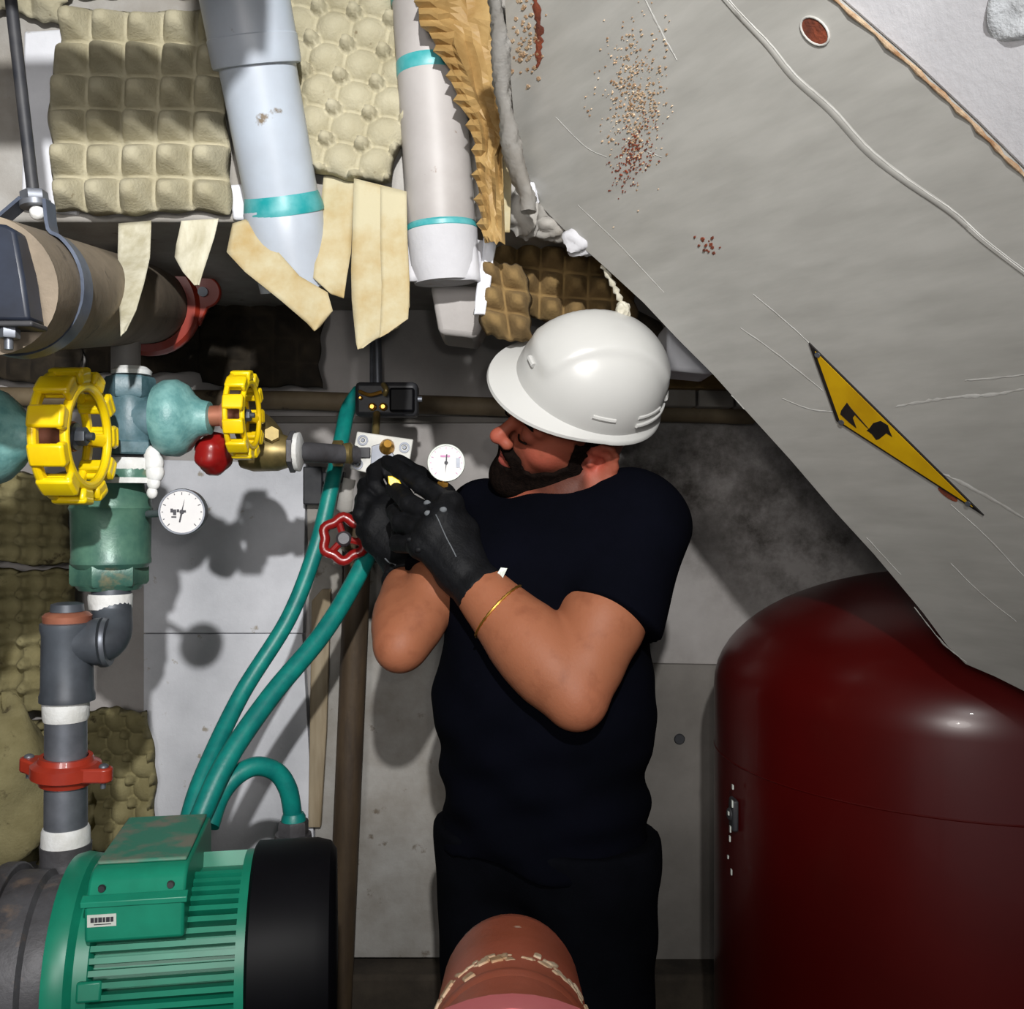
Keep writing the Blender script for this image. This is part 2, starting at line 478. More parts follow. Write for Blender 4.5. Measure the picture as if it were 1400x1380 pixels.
# beige pipe along the wall and a thin conduit rising from the black manifold
t = P(-60, 541, 2.1)
o = obj('wall_pipe', MB().tube([P(-60, 541, 2.11), P(420, 548, 2.11), P(1030, 568, 2.11)], 0.02, 16), M['beige_pipe']); tag(o, 'long beige horizontal pipe running along the back wall', 'pipe')
o = obj('wall_conduit', MB().tube([P(515, 430, 2.125), P(517, 540, 2.125)], 0.0095, 12).tube([P(508, 430, 2.135), P(508, 540, 2.135)], 0.004, 8), M['zinc']); tag(o, 'thin vertical grey conduit on wall above the black manifold', 'conduit')

# ------------------------------------------------------------------ egg trays
def tray_mesh(o, u, v, n, nc, nr, amp, style, seed=0, per=10, warp=0.004):
    """o: first cell centre; u, v: steps to the next cell; n: direction of the bumps"""
    rnd = random.Random(seed)
    ph = [rnd.uniform(0, 6) for _ in range(4)]
    edge = {}

    def fn(a, b):
        x, y = a * nc, b * nr
        cx, cy = min(int(x), nc - 1), min(int(y), nr - 1)
        fx, fy = x - cx - 0.5, y - cy - 0.5
        if style == 'peaks':
            m = (abs(fx) ** 5 + abs(fy) ** 5) ** 0.2
            h = min(1.0, max(0.0, (0.50 - m) / 0.36))
            h += 0.12 * math.sin(5 * cx + 3 * cy + seed) * h
        elif style == 'domes':
            m = math.hypot(fx, fy)
            h = 0.62 * max(0.0, 1 - (m / 0.56) ** 2.2)
            gx, gy = x - round(x), y - round(y)
            q = math.hypot(gx, gy)
            h = max(h, 1.0 * min(1.0, max(0.0, (0.25 - q) / 0.14)))
        else:                                     # cups: hollows with a small post at every corner
            m = math.hypot(fx, fy)
            h = 0.55 * min(1, (m / 0.5) ** 2)
            q = math.hypot(x - round(x), y - round(y))
            h += 0.75 * min(1.0, max(0.0, (0.26 - q) / 0.10))
            if q < 0.08: h -= 0.5
        if a in (0, 1) or b in (0, 1):
            h = 0.0
        ex = warp * (math.sin(3 * a + ph[0]) + math.sin(4 * b + ph[1]) + 0.6 * math.sin(9 * a + 5 * b + ph[2]))
        jx = 0.10 * math.sin(7 * b + ph[3]) + 0.05 * math.sin(23 * b + ph[1])
        jy = 0.08 * math.sin(8 * a + ph[2]) + 0.04 * math.sin(27 * a + ph[0])
        return o + u * (x - 0.5 + jx * (abs(a - 0.5) * 2) ** 6) + v * (y - 0.5 + jy * (abs(b - 0.5) * 2) ** 6) + n * (h * amp + ex)
    return MB().grid(fn, nc * per, nr * per)


def tray(name, px, py, d, du, dv, nc, nr, amp, style, material, label, seed=0, per=10, n=None, dz=(0, 0), warp=0.004, cat='egg tray'):
    o0 = P(px, py, d)
    u = P(px + du[0], py + du[1], d + dz[0]) - o0
    v = P(px + dv[0], py + dv[1], d + dz[1]) - o0
    nn = n or v.cross(u).normalized()
    if nn.y > 0: nn = -nn
    return tag(obj(name, tray_mesh(o0, u, v, nn, nc, nr, amp, style, seed, per, warp), material, angle=180, solid=0.003, fix=False), label, cat, 'egg trays lining the wall and beam')


tray('egg_tray', 104, 39, 1.455, (47.5, 0), (-1.5, 46.0), 5, 6, 0.044, 'peaks', M['tray'], 'pale egg tray with pointed cells left of the first white pipe', 1, 12)
tray('egg_tray', 120, -40, 1.44, (48, 0), (0, 46), 4, 1, 0.034, 'peaks', M['tray'], 'egg tray cut off by the top edge above the pointed one', 2, 10)
tray('egg_tray', 418, -10, 1.44, (48.5, 7), (-9.5, 43), 4, 6, 0.032, 'domes', M['tray'], 'egg tray with round domes between the two white pipes', 3, 12, dz=(0, 0.0))
tray('egg_tray', 20, -3, 1.45, (46, 9), (-6, 40), 2, 1, 0.022, 'peaks', M['tray'], 'small torn egg tray scrap behind the black rod at the top', 4)
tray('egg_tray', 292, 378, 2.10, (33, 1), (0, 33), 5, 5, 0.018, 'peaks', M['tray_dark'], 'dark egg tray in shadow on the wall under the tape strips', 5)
tray('egg_tray', 130, 362, 2.11, (33, 0), (0, 33), 5, 5, 0.018, 'peaks', M['tray_dark'], 'added dark egg tray deepening the shade behind the red coupling and slate valve', 15)  # added dark tray, its colour stands in for shade under the beam
tray('egg_tray', -42, 370, 2.10, (33, 1), (0, 33), 5, 5, 0.018, 'peaks', M['tray_dark'], 'added dark egg tray deepening the shade behind the big grey pipe', 16)  # also added, to blacken the shaded recess around the pipe
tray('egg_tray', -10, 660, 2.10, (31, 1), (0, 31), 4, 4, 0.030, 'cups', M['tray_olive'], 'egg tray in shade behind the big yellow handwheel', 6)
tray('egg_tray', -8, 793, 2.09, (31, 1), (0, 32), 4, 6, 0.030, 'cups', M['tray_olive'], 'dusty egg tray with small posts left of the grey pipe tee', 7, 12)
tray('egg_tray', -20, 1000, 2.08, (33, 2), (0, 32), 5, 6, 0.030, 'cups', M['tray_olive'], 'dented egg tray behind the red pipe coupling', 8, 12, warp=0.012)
tray('egg_tray', 128, 985, 2.08, (30, 1), (2, 32), 3, 6, 0.032, 'domes', M['tray_olive'], 'egg tray with rounded lobes between the red coupling and white foam', 9, 12, warp=0.008)
# brown trays hanging at the foot of the slanted sheet
tray('egg_tray', 690, 346, 1.63, (33, 3), (-1, 34), 6, 3, 0.034, 'peaks', M['tray_brown'], 'brown egg tray hanging over the hard hat', 10, 10, warp=0.008)
tray('egg_tray', 668, 374, 1.47, (34, 5), (5, 36), 2, 3, 0.034, 'peaks', M['tray_brown'], 'curled scrap of brown egg tray beside the white strip', 14, 10, warp=0.010)
# rounded olive lump of old lagging, lower left
def sackpt(a, b):
    th, ph = 2 * math.pi * a, math.pi * b
    r = 1 + 0.08 * math.sin(3 * th + 4 * ph) + 0.05 * math.sin(7 * ph + 2 * th)
    c = P(2, 1075, 1.93)
    return c + Vector((0.095 * r * math.sin(ph) * math.cos(th), 0.07 * r * math.sin(ph) * math.sin(th), 0.165 * r * math.cos(ph)))


tag(obj('lagging_bundle', MB().grid(sackpt, 40, 24), M['tray_olive'], angle=180), 'bulging olive bundle of lagging behind the red coupling at frame edge', 'bundle')
wallrect('foam_block', [(32, 42), (98, 38), (104, 292), (28, 286)], 1.458, 0.02, M['foam'], 'white foam block left of the pointed egg tray behind the black rod', 'foam block', bevel=0.004)
wallrect('foam_block', [(312, 252), (344, 250), (352, 300), (318, 300)], 1.458, 0.02, M['foam'], 'small white foam scrap at the foot of the first white pipe', 'foam block', bevel=0.004)

# ------------------------------------------------------------------ white pipes
pp = thing('plastic_pipe', P(400, 375, 1.46), 'larger white plastic drain pipe with socket collar, left of the two', 'pipe')
A, B = P(324, -60, 1.315), P(388, 285, 1.435)
ax = (B - A).normalized()
ln = (B - A).length
obj('pipe_shaft', MB().lathe(A, ax, [(0, 0.0535), (ln, 0.0525)], 36), M['pvc'], pp)
so = A + ax * (ln * 0.17)
obj('pipe_socket', MB().lathe(A, ax, [(0, 0.0600), (ln * 0.30, 0.0602), (ln * 0.305, 0.0615), (ln * 0.40, 0.0612), (ln * 0.415, 0.0600), (ln * 0.418, 0.053)], 36), M['pvc'], pp)
ax2 = (P(406, 385, 1.465) - P(386, 280, 1.435)).normalized()
obj('lower_socket', MB().lathe(P(386, 282, 1.435), ax2, [(0, 0.055), (0.006, 0.0575), (0.05, 0.0570), (0.10, 0.056), (0.118, 0.055)], 36), M['pvc'], pp)
obj('glue_band', MB().lathe(B - ax * 0.020, ax, [(0, 0.0528), (0.003, 0.0538), (0.018, 0.0575), (0.024, 0.0582), (0.027, 0.0575)], 36, caps=False), M['glue'], pp)

pp = thing('plastic_pipe', P(608, 335, 1.45), 'white plastic drain pipe with teal glue bands beside gold paper', 'pipe')
A, B = P(577, -60, 1.42), P(604, 312, 1.45)
ax = (B - A).normalized(); ln = (B - A).length
obj('pipe_shaft', MB().lathe(A, ax, [(0, 0.0480), (ln * 0.40, 0.0485), (ln, 0.0500)], 36), M['pvc_dirty'], pp)
obj('glue_band', MB().lathe(A + ax * ln * 0.385, ax, [(0, 0.0484), (0.002, 0.0492), (0.018, 0.0494), (0.021, 0.0484)], 36, caps=False), M['glue'], pp)
obj('glue_band', MB().lathe(B - ax * 0.006, ax, [(0, 0.0500), (0.003, 0.0525), (0.009, 0.0525), (0.012, 0.0500)], 36, caps=False), M['glue'], pp)
obj('glue_band', MB().lathe(A, ax, [(0, 0.0484), (0.002, 0.0496), (ln * 0.165, 0.0496), (ln * 0.172, 0.0484)], 36, caps=False), M['glue'], pp)
obj('lower_socket', MB().lathe(B + ax * 0.004, ax, [(0, 0.052), (0.05, 0.0515), (0.075, 0.046)], 36), M['foam_ceiling'], pp)
o = obj('concrete_stub', MB().sheet([P(588, 388, 1.50), P(694, 392, 1.50), P(668, 428, 1.50), P(652, 462, 1.50), P(600, 456, 1.50)], (0, 0.12, 0)), M['concrete'], bevel=0.008)
tag(o, 'grey concrete stub under the second white pipe', 'concrete')
def foamcollar(a, b):
    th = -math.pi * (0.05 + 0.9 * a)
    r = 0.060 + 0.010 * math.sin(9 * a) * b + 0.004 * math.sin(31 * a)
    return P(610, 335 + 58 * b, 1.475) + Vector((r * math.cos(th) * 0.95, r * math.sin(th) * 0.9, 0))
tag(obj('foam_collar', MB().grid(foamcollar, 40, 6), M['foam_ceiling'], angle=180, solid=0.006, fix=False), 'ragged white foam collar around the foot of the second pipe', 'foam collar')


# ------------------------------------------------------------------ tape strips
def strip(pix, d0, d1, material, label, wave=0.006, seed=0, thick=0.0016, name='tape_strip', cat='tape', group='tape strips hanging from the beam'):
    """pix: left and right edge points from top to bottom"""
    n = len(pix)
    rnd = random.Random(seed)
    p1, p2 = rnd.uniform(0, 6), rnd.uniform(0, 6)

    def fn(a, b):
        i = min(int(b * (n - 1)), n - 2); t = b * (n - 1) - i
        l = Vector(pix[i][0]).lerp(Vector(pix[i + 1][0]), t); r = Vector(pix[i][1]).lerp(Vector(pix[i + 1][1]), t)
        q = l.lerp(r, a)
        d = d0 + (d1 - d0) * b + wave * (math.sin(5 * b + p1) + 0.5 * math.sin(3.3 * a + 7 * b + p2))
        return P(q[0], q[1], d)
    return tag(obj(name, MB().grid(fn, 8, 8 * (n - 1)), material, angle=180, solid=thick, fix=False), label, cat, group)


strip([((162, 306), (207, 302)), ((161, 350), (205, 352)), ((162, 385), (197, 388)), ((164, 430), (186, 425)), ((165, 460), (172, 452))], 1.44, 1.27, M['tape_pale'], 'long pale tape strip hanging in front of the big grey pipe', seed=1)
strip([((248, 302), (299, 299)), ((241, 335), (293, 325)), ((239, 352), (285, 350)), ((250, 372), (279, 368)), ((266, 390), (272, 390))], 1.45, 1.42, M['tape_pale'], 'short pale tape strip ending above the red pipe coupling', seed=2)
strip([((318, 306), (336, 300)), ((310, 345), (372, 335)), ((335, 372), (410, 378)), ((385, 412), (448, 400)), ((420, 442), (455, 425)), ((430, 453), (437, 447))], 1.40, 1.375, M['tape'], 'wide diagonal masking tape strip under the first white pipe', seed=3)
strip([((443, 236), (484, 242)), ((438, 290), (482, 300)), ((432, 345), (480, 345)), ((428, 380), (474, 380)), ((452, 402), (470, 408))], 1.44, 1.42, M['tape'], 'masking tape strip between the diagonal strip and the widest one', seed=4)
strip([((484, 244), (556, 262)), ((482, 310), (557, 325)), ((480, 370), (560, 385)), ((481, 410), (560, 420)), ((484, 440), (545, 448)), ((487, 470), (510, 466)), ((489, 478), (496, 476))], 1.435, 1.41, M['tape'], 'widest yellowed masking tape strip above the black manifold', seed=5)
strip([((520, 255), (556, 262)), ((520, 330), (557, 335)), ((522, 390), (560, 395)), ((520, 440), (558, 436)), ((519, 462), (530, 456))], 1.428, 1.405, M['tape'], 'second tape layer lapped over the right of the widest strip', seed=9, wave=0.002)
strip([((664, 306), (681, 298)), ((660, 350), (676, 345)), ((652, 400), (669, 392)), ((648, 430), (663, 430))], 1.44, 1.43, M['foam'], 'narrow white strip hanging right of the second white pipe', seed=6, thick=0.006, name='foam_strip', cat='strip')
strip([((690, 190), (698, 190)), ((688, 240), (699, 240)), ((685, 290), (698, 290)), ((684, 318), (697, 318))], 1.43, 1.43, M['tape'], 'thin cream strip beside the edge of the slanted sheet', seed=7, wave=0.002, thick=0.006, name='tape_strip')

# gold crumpled paper
lefts = [(-40, 560), (8, 572), (27, 568), (40, 585), (55, 588), (75, 600), (95, 612), (120, 618), (140, 625), (165, 640), (195, 645), (208, 650), (215, 648), (250, 650), (300, 655), (332, 660)]
rights = [(-40, 682), (60, 680), (110, 684), (160, 692), (190, 697), (210, 686), (260, 688), (332, 690)]
def interp(tab, y):
    for (y0, x0), (y1, x1) in zip(tab, tab[1:]):
        if y <= y1: return x0 + (x1 - x0) * (y - y0) / (y1 - y0)
    return tab[-1][1]
krnd = random.Random(21)
KNU, KNV = 8, 44
KC = [[(krnd.uniform(-.35, .35), krnd.uniform(-1, 1)) for _ in range(KNU + 1)] for _ in range(12)]
def kraft(a, b):
    i, j = round(a * KNU), round(b * KNV)
    w = j / 4.0; k = min(int(w), 10); w -= k
    jx = KC[k][i][0] * (1 - w) + KC[k + 1][i][0] * w
    jz = KC[k][i][1] * (1 - w) + KC[k + 1][i][1] * w
    if 0 < i < KNU: a += jx / KNU
    y = -40 + 372 * b
    x0, x1 = interp(lefts, y), interp(rights, y)
    if i == 0: x0 += (4, -5, 1, 3)[j % 4]
    x = x0 + (x1 - x0) * a
    flute = (-0.007 if j % 2 else 0.007) * (1.0, 0.9, 0.45, 0, 0, 0, 0, 0, 0)[i]
    return P(x, y + (3 * math.sin(2.2 * i + 0.5 * j) if i > 2 else 0), 1.335 + flute + 0.013 * jz * (0.5 if i < 3 else 1) + 0.04 * b)
tag(obj('crumpled_paper', MB().grid(kraft, KNU, KNV), M['kraft'], smooth=False, solid=0.0015, fix=False), 'crumpled gold kraft paper stuffed beside the second white pipe', 'paper')

# ------------------------------------------------------------------ hanger, rod and big pipe
hx, hd = P(50, 285, 1.10), 1.10
rod = thing('threaded_rod', P(50, 285, 1.12), 'black threaded rod hanging down at upper left', 'rod')
A, B = P(8, -60, 1.13), P(46, 268, 1.13)
mb = MB().tube([A, B], 0.0068, 12)
obj('rod_shaft', mb, M['black_iron'], rod)
nm = MB()
hexbar(nm, P(46, 262, 1.13), (B - A), 0.011, 0.015)
nm.lathe(P(48, 276, 1.13), (B - A), [(0, 0.017), (0.006, 0.017)], 18)
obj('nut', nm, M['zinc'], rod)
obj('rod_tip', MB().ball(P(51, 291, 1.13), 0.0085), M['ptfe'], rod)
BPB = P(205, 416, 1.86)
BPA = P(30, 396, 1.14) + (P(30, 396, 1.14) - BPB) * 0.16
bax = (BPB - BPA).normalized()
bl = (BPB - BPA).length
big = thing('drain_pipe', BPB - Vector((0, 0, 0.08)), 'big stained grey pipe running back under the beam at left', 'pipe')
obj('pipe_shaft', MB().lathe(BPA, bax, [(0, 0.072), (bl, 0.072)], 40), M['big_pipe'], big)
# pear hanger ring of flat strap around the pipe
def pear(center, r, top, w, th_, d):
    pts = []
    for i in range(25):
        a = R(-62 + 304 * i / 24) - math.pi / 2 + math.pi / 2
        pts.append(center + Vector((r * math.sin(R(28 + 304 * i / 24)), 0, r * math.cos(R(28 + 304 * i / 24)))))
    pts = [top + Vector((0.012, 0, 0))] + pts + [top - Vector((0.012, 0, 0))]
    pts = smoothpath(pts, 3)
    vs_, fs_ = [], []
    n = len(pts)
    for i, p in enumerate(pts):
        t = (pts[min(i + 1, n - 1)] - pts[max(i - 1, 0)]).normalized()
        nn = t.cross(Y).normalized()
        for s_, q in ((-1, 0), (1, 0), (1, 1), (-1, 1)):
            vs_.append(p + Y * (w / 2 * s_) + nn * (th_ * q))
    for i in range(n - 1):
        for k in range(4):
            k2 = (k + 1) % 4
            fs_.append((i * 4 + k, i * 4 + k2, (i + 1) * 4 + k2, (i + 1) * 4 + k))
    fs_ += [(3, 2, 1, 0), ((n - 1) * 4, (n - 1) * 4 + 1, (n - 1) * 4 + 2, (n - 1) * 4 + 3)]
    return MB().add(vs_, fs_)
hc = BPA + bax * ((1.135 - BPA.y) / bax.y)
o = obj('pipe_hanger', pear(hc, 0.0745, P(50, 276, 1.13), 0.024, 0.004, 1.13), M['blue_steel'], angle=40)
tag(o, 'blue grey pear shaped strap hanger looped around the big pipe', 'hanger')
sd = thing('pipe_saddle', P(0, 450, 1.02), 'navy steel plate clamp over the near end of the big pipe', 'clamp')
obj('saddle', MB().sheet([P(-70, 296, 1.00), P(6, 306, 1.00), P(20, 314, 1.00), P(32, 380, 1.00), P(40, 438, 1.00), P(-70, 438, 1.00)], (0, 0.035, 0)), M['navy'], sd, bevel=0.004)
obj('ear', MB().span(P(-70, 446, 1.0), P(44, 438, 1.0) + Vector((0, 0.035, 0))), M['black_iron'], sd, bevel=0.002)
bm_ = MB(); hexbar(bm_, P(12, 447, 1.015), -Z, 0.012, 0.011); bm_.tube([P(12, 440, 1.015), P(12, 478, 1.015)], 0.0045, 10)
obj('bolt', bm_, M['zinc'], sd)


def coupling(name, c, axis, rp, label, ears=((0,), (180,)), material=None, scale=1.0, ref=None, cat='coupling', big_=1.48, reach=1.78):
    """grooved pipe coupling: two housing halves, bolt pads and two bolts"""
    ax_ = Vector(axis).normalized()
    t_ = thing(name, c, label, cat)
    rr = Vector(ref) if ref else X
    rr = (rr - ax_ * rr.dot(ax_)).normalized()
    bb = ax_.cross(rr)
    w = 0.042 * scale
    hm = MB().lathe(c - ax_ * w / 2, ax_, [(0, rp * 1.02), (0, rp * 1.22), (w * 0.18, rp * 1.30), (w * 0.30, rp * big_), (w * 0.70, rp * big_), (w * 0.82, rp * 1.30), (w, rp * 1.22), (w, rp * 1.02)], 40, caps=False)
    obj('housing', hm, material, t_, angle=40)
    for s_ in (-1, 1):
        e = c + rr * s_ * rp * reach
        pm = MB()
        prof = []
        for k in range(14):
            th = math.pi * (k / 13) - math.pi / 2
            prof.append(c + rr * s_ * (rp * reach + rp * 0.44 * math.cos(th)) + bb * rp * 0.42 * math.sin(th) - ax_ * w * 0.26)
        prof = [c + rr * s_ * rp * 1.1 - bb * rp * 0.85 - ax_ * w * 0.26] + prof + [c + rr * s_ * rp * 1.1 + bb * rp * 0.85 - ax_ * w * 0.26]
        pm.sheet(prof, ax_ * w * 0.52)
        obj('bolt_pad', pm, material, t_, bevel=0.003)
        bo = MB().ball(e + ax_ * w * 0.27 - bb * 0, (rp * 0.24, rp * 0.24, rp * 0.16), (rr, bb, ax_), 16, 10)
        bo.tube([e - ax_ * w * 0.5, e + ax_ * w * 0.27], rp * 0.13, 10)
        obj('bolt', bo, M['zinc'], t_)
    return t_


coupling('pipe_coupling', BPB - bax * 0.015, bax, 0.072, 'orange red coupling at the far end of the big pipe under short tape', material=M['orange_paint'], ref=(0.9, 0, 0.2), big_=1.34, reach=1.45)
obj('pipe_cap', MB().lathe(BPB + bax * 0.0, bax, [(0, 0.07), (0.16, 0.07)], 32), M['tray_dark'], big)
o = obj('stub_pipe', MB().tube([P(172, 440, 1.62), P(172, 520, 1.62)], 0.023, 20), M['pvc_dirty']); tag(o, 'dirty white stub pipe dropping into the top of the slate valve', 'pipe')

# ------------------------------------------------------------------ valves
def handwheel(parent, c, Rr, w, n, material, nutmat, label=None):
    ax_ = X
    rim = MB()
    rim.ring(c - ax_ * w * 0.36, ax_, Rr * 0.80, Rr * 0.965, w * 0.24, 60)          # closed back flange
    rim.ring(c + ax_ * w * 0.36, ax_, Rr * 0.66, Rr * 0.79, w * 0.24, 60)           # inner front ring
    for k in range(n):
        a = 2 * math.pi * (k + 0.35) / n
        da = 2 * math.pi / n
        rim.ring(c, ax_, Rr * 0.75, Rr * 0.90, w * 0.94, 4, a - da * 0.20, a + da * 0.20)
        rim.ring(c + ax_ * w * 0.02, ax_, Rr * 0.88, Rr * 1.0, w * 1.0, 5, a - da * 0.30, a + da * 0.30)
        rim.ring(c + ax_ * w * 0.40, ax_, Rr * 0.77, Rr * 0.97, w * 0.20, 5, a - da * 0.34, a + da * 0.34)
    hw = obj('handwheel', rim, material, parent, bevel=0.0042 * Rr / 0.09)
    WO[hw.name] = WO[parent.name]
    if label: hw['label'] = label
    for k in range(3):
        th = 2 * math.pi * k / 3 + 0.5
        dr = Vector((0, -math.sin(th), math.cos(th)))
        sp = MB().tube([c - ax_ * w * 0.2 + dr * Rr * 0.10, c + ax_ * w * 0.0 + dr * Rr * 0.4, c + ax_ * w * 0.30 + dr * Rr * 0.70], [Rr * 0.10, Rr * 0.085, Rr * 0.10], 10, sq=0.6)
        obj('spoke', sp, material, hw)
    obj('hub', MB().lathe(c - ax_ * w * 0.5, ax_, [(0, Rr * 0.2), (w * 0.5, Rr * 0.18)], 20), material, hw)
    nm_ = MB()
    nm_.lathe(c + ax_ * 0.0, ax_, [(0, Rr * 0.2), (w * 0.08, Rr * 0.2)], 20)
    hexbar(nm_, c + ax_ * w * 0.08, ax_, w * 0.28, Rr * 0.135)
    nm_.tube([c + ax_ * w * 0.3, c + ax_ * w * 0.55], Rr * 0.06, 10)
    obj('nut', nm_, nutmat, hw)
    return hw


# near valve, mostly outside the frame: bonnet, copper stem and big yellow handwheel
c = P(102, 597, 1.30)
v1 = thing('gate_valve', P(-30, 640, 1.30), 'pale teal valve cut off at left edge with the larger yellow handwheel', 'valve')
b0 = P(-60, 597, 1.30)
obj('bonnet', MB().lathe(b0, X, [(0, 0.050), (0.015, 0.064), (0.045, 0.066), (0.062, 0.060), (0.078, 0.046), (0.088, 0.034), (0.100, 0.026), (0.112, 0.023), (0.112, 0.010)], 32), M['teal_paint'], v1)
obj('stem', MB().tube([b0 + X * 0.10, c], 0.020, 18), M['copper'], v1)
handwheel(v1, c, 0.0905, 0.046, 11, M['yellow'], M['iron_grey'], 'large yellow handwheel')
vb = MB().lathe(b0 + Vector((-0.035, 0, -0.12)), Z, [(0, 0.045), (0.02, 0.045), (0.05, 0.06), (0.19, 0.06), (0.22, 0.045), (0.24, 0.045)], 28)
obj('valve_body', vb, M['teal_paint'], v1)

# second valve on the riser
d2 = 1.47
v2 = thing('gate_valve', P(180, 640, d2), 'slate teal valve on the riser with bulbous bonnet and smaller yellow handwheel', 'valve')
mb = MB()
hexbar(mb, P(178, 545, d2), Z, 0.032, 0.036, ref=(1, 0.3, 0))
mb.lathe(P(178, 620, d2), Z, [(0, 0.028), (0.02, 0.034), (0.05, 0.036), (0.075, 0.033), (0.085, 0.03)], 28)
mb.lathe(P(170, 572, d2), X, [(0, 0.030), (0.02, 0.033), (0.05, 0.030), (0.06, 0.029)], 24)
hexbar(mb, P(178, 622, d2), Z, 0.020, 0.040, ref=(0, 1, 0))
obj('valve_body', mb, M['slate_paint'], v2)
obj('thread_tape', MB().lathe(P(180, 513, d2), Z, [(0, 0.028), (0.006, 0.029), (0.012, 0.022)], 20), M['ptfe'], v2)
obj('bonnet', MB().lathe(P(214, 572, d2), X, [(0, 0.030), (0.003, 0.050), (0.014, 0.0565), (0.032, 0.0575), (0.046, 0.050), (0.056, 0.036), (0.066, 0.028), (0.080, 0.0245), (0.082, 0.012)], 36), M['teal_paint'], v2)
c = P(333, 568, d2)
obj('stem', MB().tube([P(284, 569, d2), c], 0.0155, 18).lathe(P(304, 569, d2), X, [(0, 0.02), (0.006, 0.02)], 18), M['copper'], v2)
handwheel(v2, c, 0.0665, 0.030, 11, M['yellow'], M['iron_grey'], 'small yellow handwheel')

# union and check valve below
rz = thing('check_valve', P(150, 806, 1.49), 'large worn green check valve body under the slate valve', 'valve')
d3 = 1.49
def vz(y): return P(152, y, d3).z
base = P(152, 800, d3)
def zz(y): return (800 - y) / F * d3
obj('valve_body', MB().lathe(base, Z, [(zz(776), 0.052), (zz(770), 0.0575), (zz(764), 0.0575), (zz(762), 0.0565), (zz(700), 0.0578), (zz(695), 0.060), (zz(690), 0.0578), (zz(680), 0.057), (zz(672), 0.050), (zz(655), 0.046), (zz(648), 0.042)], 40), M['green_body'], rz)
lm = MB(); hexbar(lm, P(150, 800, d3), Z, zz(768), 0.056, ref=(1, 0.5, 0)); lm.lathe(P(150, 806, d3), Z, [(0, 0.044), (0.008, 0.050)], 30)
obj('hex_collar', lm, M['green_body'], rz)
obj('top_union', MB().lathe(P(178, 660, d2), Z, [(0, 0.036), (0.010, 0.037), (0.030, 0.034), (0.034, 0.030)], 28), M['green_body'], rz)
o = obj('thread_tape', MB().lathe(P(178, 645, d2), Z, [(0, 0.0355), (0.016, 0.036), (0.02, 0.033)], 26).lathe(P(176, 661, d2), Z, [(0, 0.039), (0.008, 0.039)], 26), M['ptfe'], rz)
pt = MB()
for k, (px, py, r) in enumerate([(208, 622, 0.012), (211, 634, 0.014), (212, 646, 0.0135), (210, 660, 0.010), (208, 674, 0.008)]):
    pt.ball(P(px, py, 1.455), (r, r * 0.8, r * 1.15))
obj('paste_blob', pt, M['ptfe'], rz, label=None) if False else obj('paste_blob', pt, M['ptfe'], rz)


def gauge(px, py, d, rpx, label, stem_to, stemmat, tilt=0.0, needle=0.0, face=M['dial'], group=None, bez=M['zinc'], pink=False, depth=0.022):
    c_ = P(px, py, d)
    t_ = thing('pressure_gauge', c_ - Z * (rpx / F * d), label, 'gauge', group)
    r = rpx / F * d
    n_ = Vector((tilt, -1, 0)).normalized()
    obj('case', MB().lathe(c_ - n_ * depth, n_, [(0, r * 0.92), (depth * 0.2, r * 0.98), (depth, r), (depth + 0.003, r * 0.97), (depth + 0.003, r * 0.90), (depth, r * 0.89)], 40), bez, t_)
    dl = obj('dial', MB().lathe(c_ - n_ * 0.001, n_, [(0, r * 0.905), (0.0022, r * 0.905)], 40), face, t_)
    WO[dl.name] = WO[t_.name]
    u_ = Z.cross(n_).normalized()
    fr = c_ + n_ * 0.0018
    ndl = MB()
    dr = u_ * math.sin(needle) + Z * math.cos(needle)
    pr = n_.cross(dr)
    ndl.sheet([fr + dr * r * 0.55, fr + pr * r * 0.035 - dr * r * 0.1, fr - dr * r * 0.45 + pr * r * 0.03, fr - dr * r * 0.45 - pr * r * 0.03, fr - pr * r * 0.035 - dr * r * 0.1], n_ * 0.0006)
    ndl.lathe(fr, n_, [(0, r * 0.1), (0.0015, r * 0.09)], 16)
    obj('needle', ndl, M['ink'], dl)
    for k in range(13):
        th = R(-135 + 270 * k / 12)
        d_ = u_ * math.sin(th) + Z * math.cos(th)
        p_ = n_.cross(d_)
        l0 = 0.72 if k % 3 == 0 else 0.78
        obj('tick_mark', MB().sheet([fr + d_ * r * l0 + p_ * r * .014, fr + d_ * r * 0.84 + p_ * r * .014, fr + d_ * r * 0.84 - p_ * r * .014, fr + d_ * r * l0 - p_ * r * .014], n_ * 0.0004), M['ink_pink'] if pink else M['ink'], dl)
    s0 = Vector(stem_to)
    dd = (c_ - n_ * depth * 0.5 - s0)
    st = MB().tube([s0, c_ - n_ * depth * 0.5 - dd.normalized() * r * 0.8], 0.0055, 12)
    hexbar(st, c_ - n_ * depth * 0.5 - dd.normalized() * (r + 0.014), dd, 0.014, 0.0095)
    obj('gauge_stem', st, stemmat, t_)
    return t_, dl, fr, u_, n_, r


g, dl, fr, u_, n_, r = gauge(249, 700, 1.36, 32, 'round white gauge stuck out from the green check valve', P(203, 703, 1.47), M['zinc'], tilt=0.10, needle=R(12))
for (a, b, w_, h_) in ((-0.42, 0.06, 0.10, 0.16), (-0.30, -0.02, 0.13, 0.24), (-0.16, 0.05, 0.10, 0.12), (-0.33, -0.22, 0.20, 0.06), (0.12, 0.02, 0.10, 0.10)):
    q = fr + u_ * r * a + Z * r * b
    obj('dial_mark', MB().box(q, (r * w_, r * h_, 0.0006), (u_, Z, n_)), M['ink'], dl)

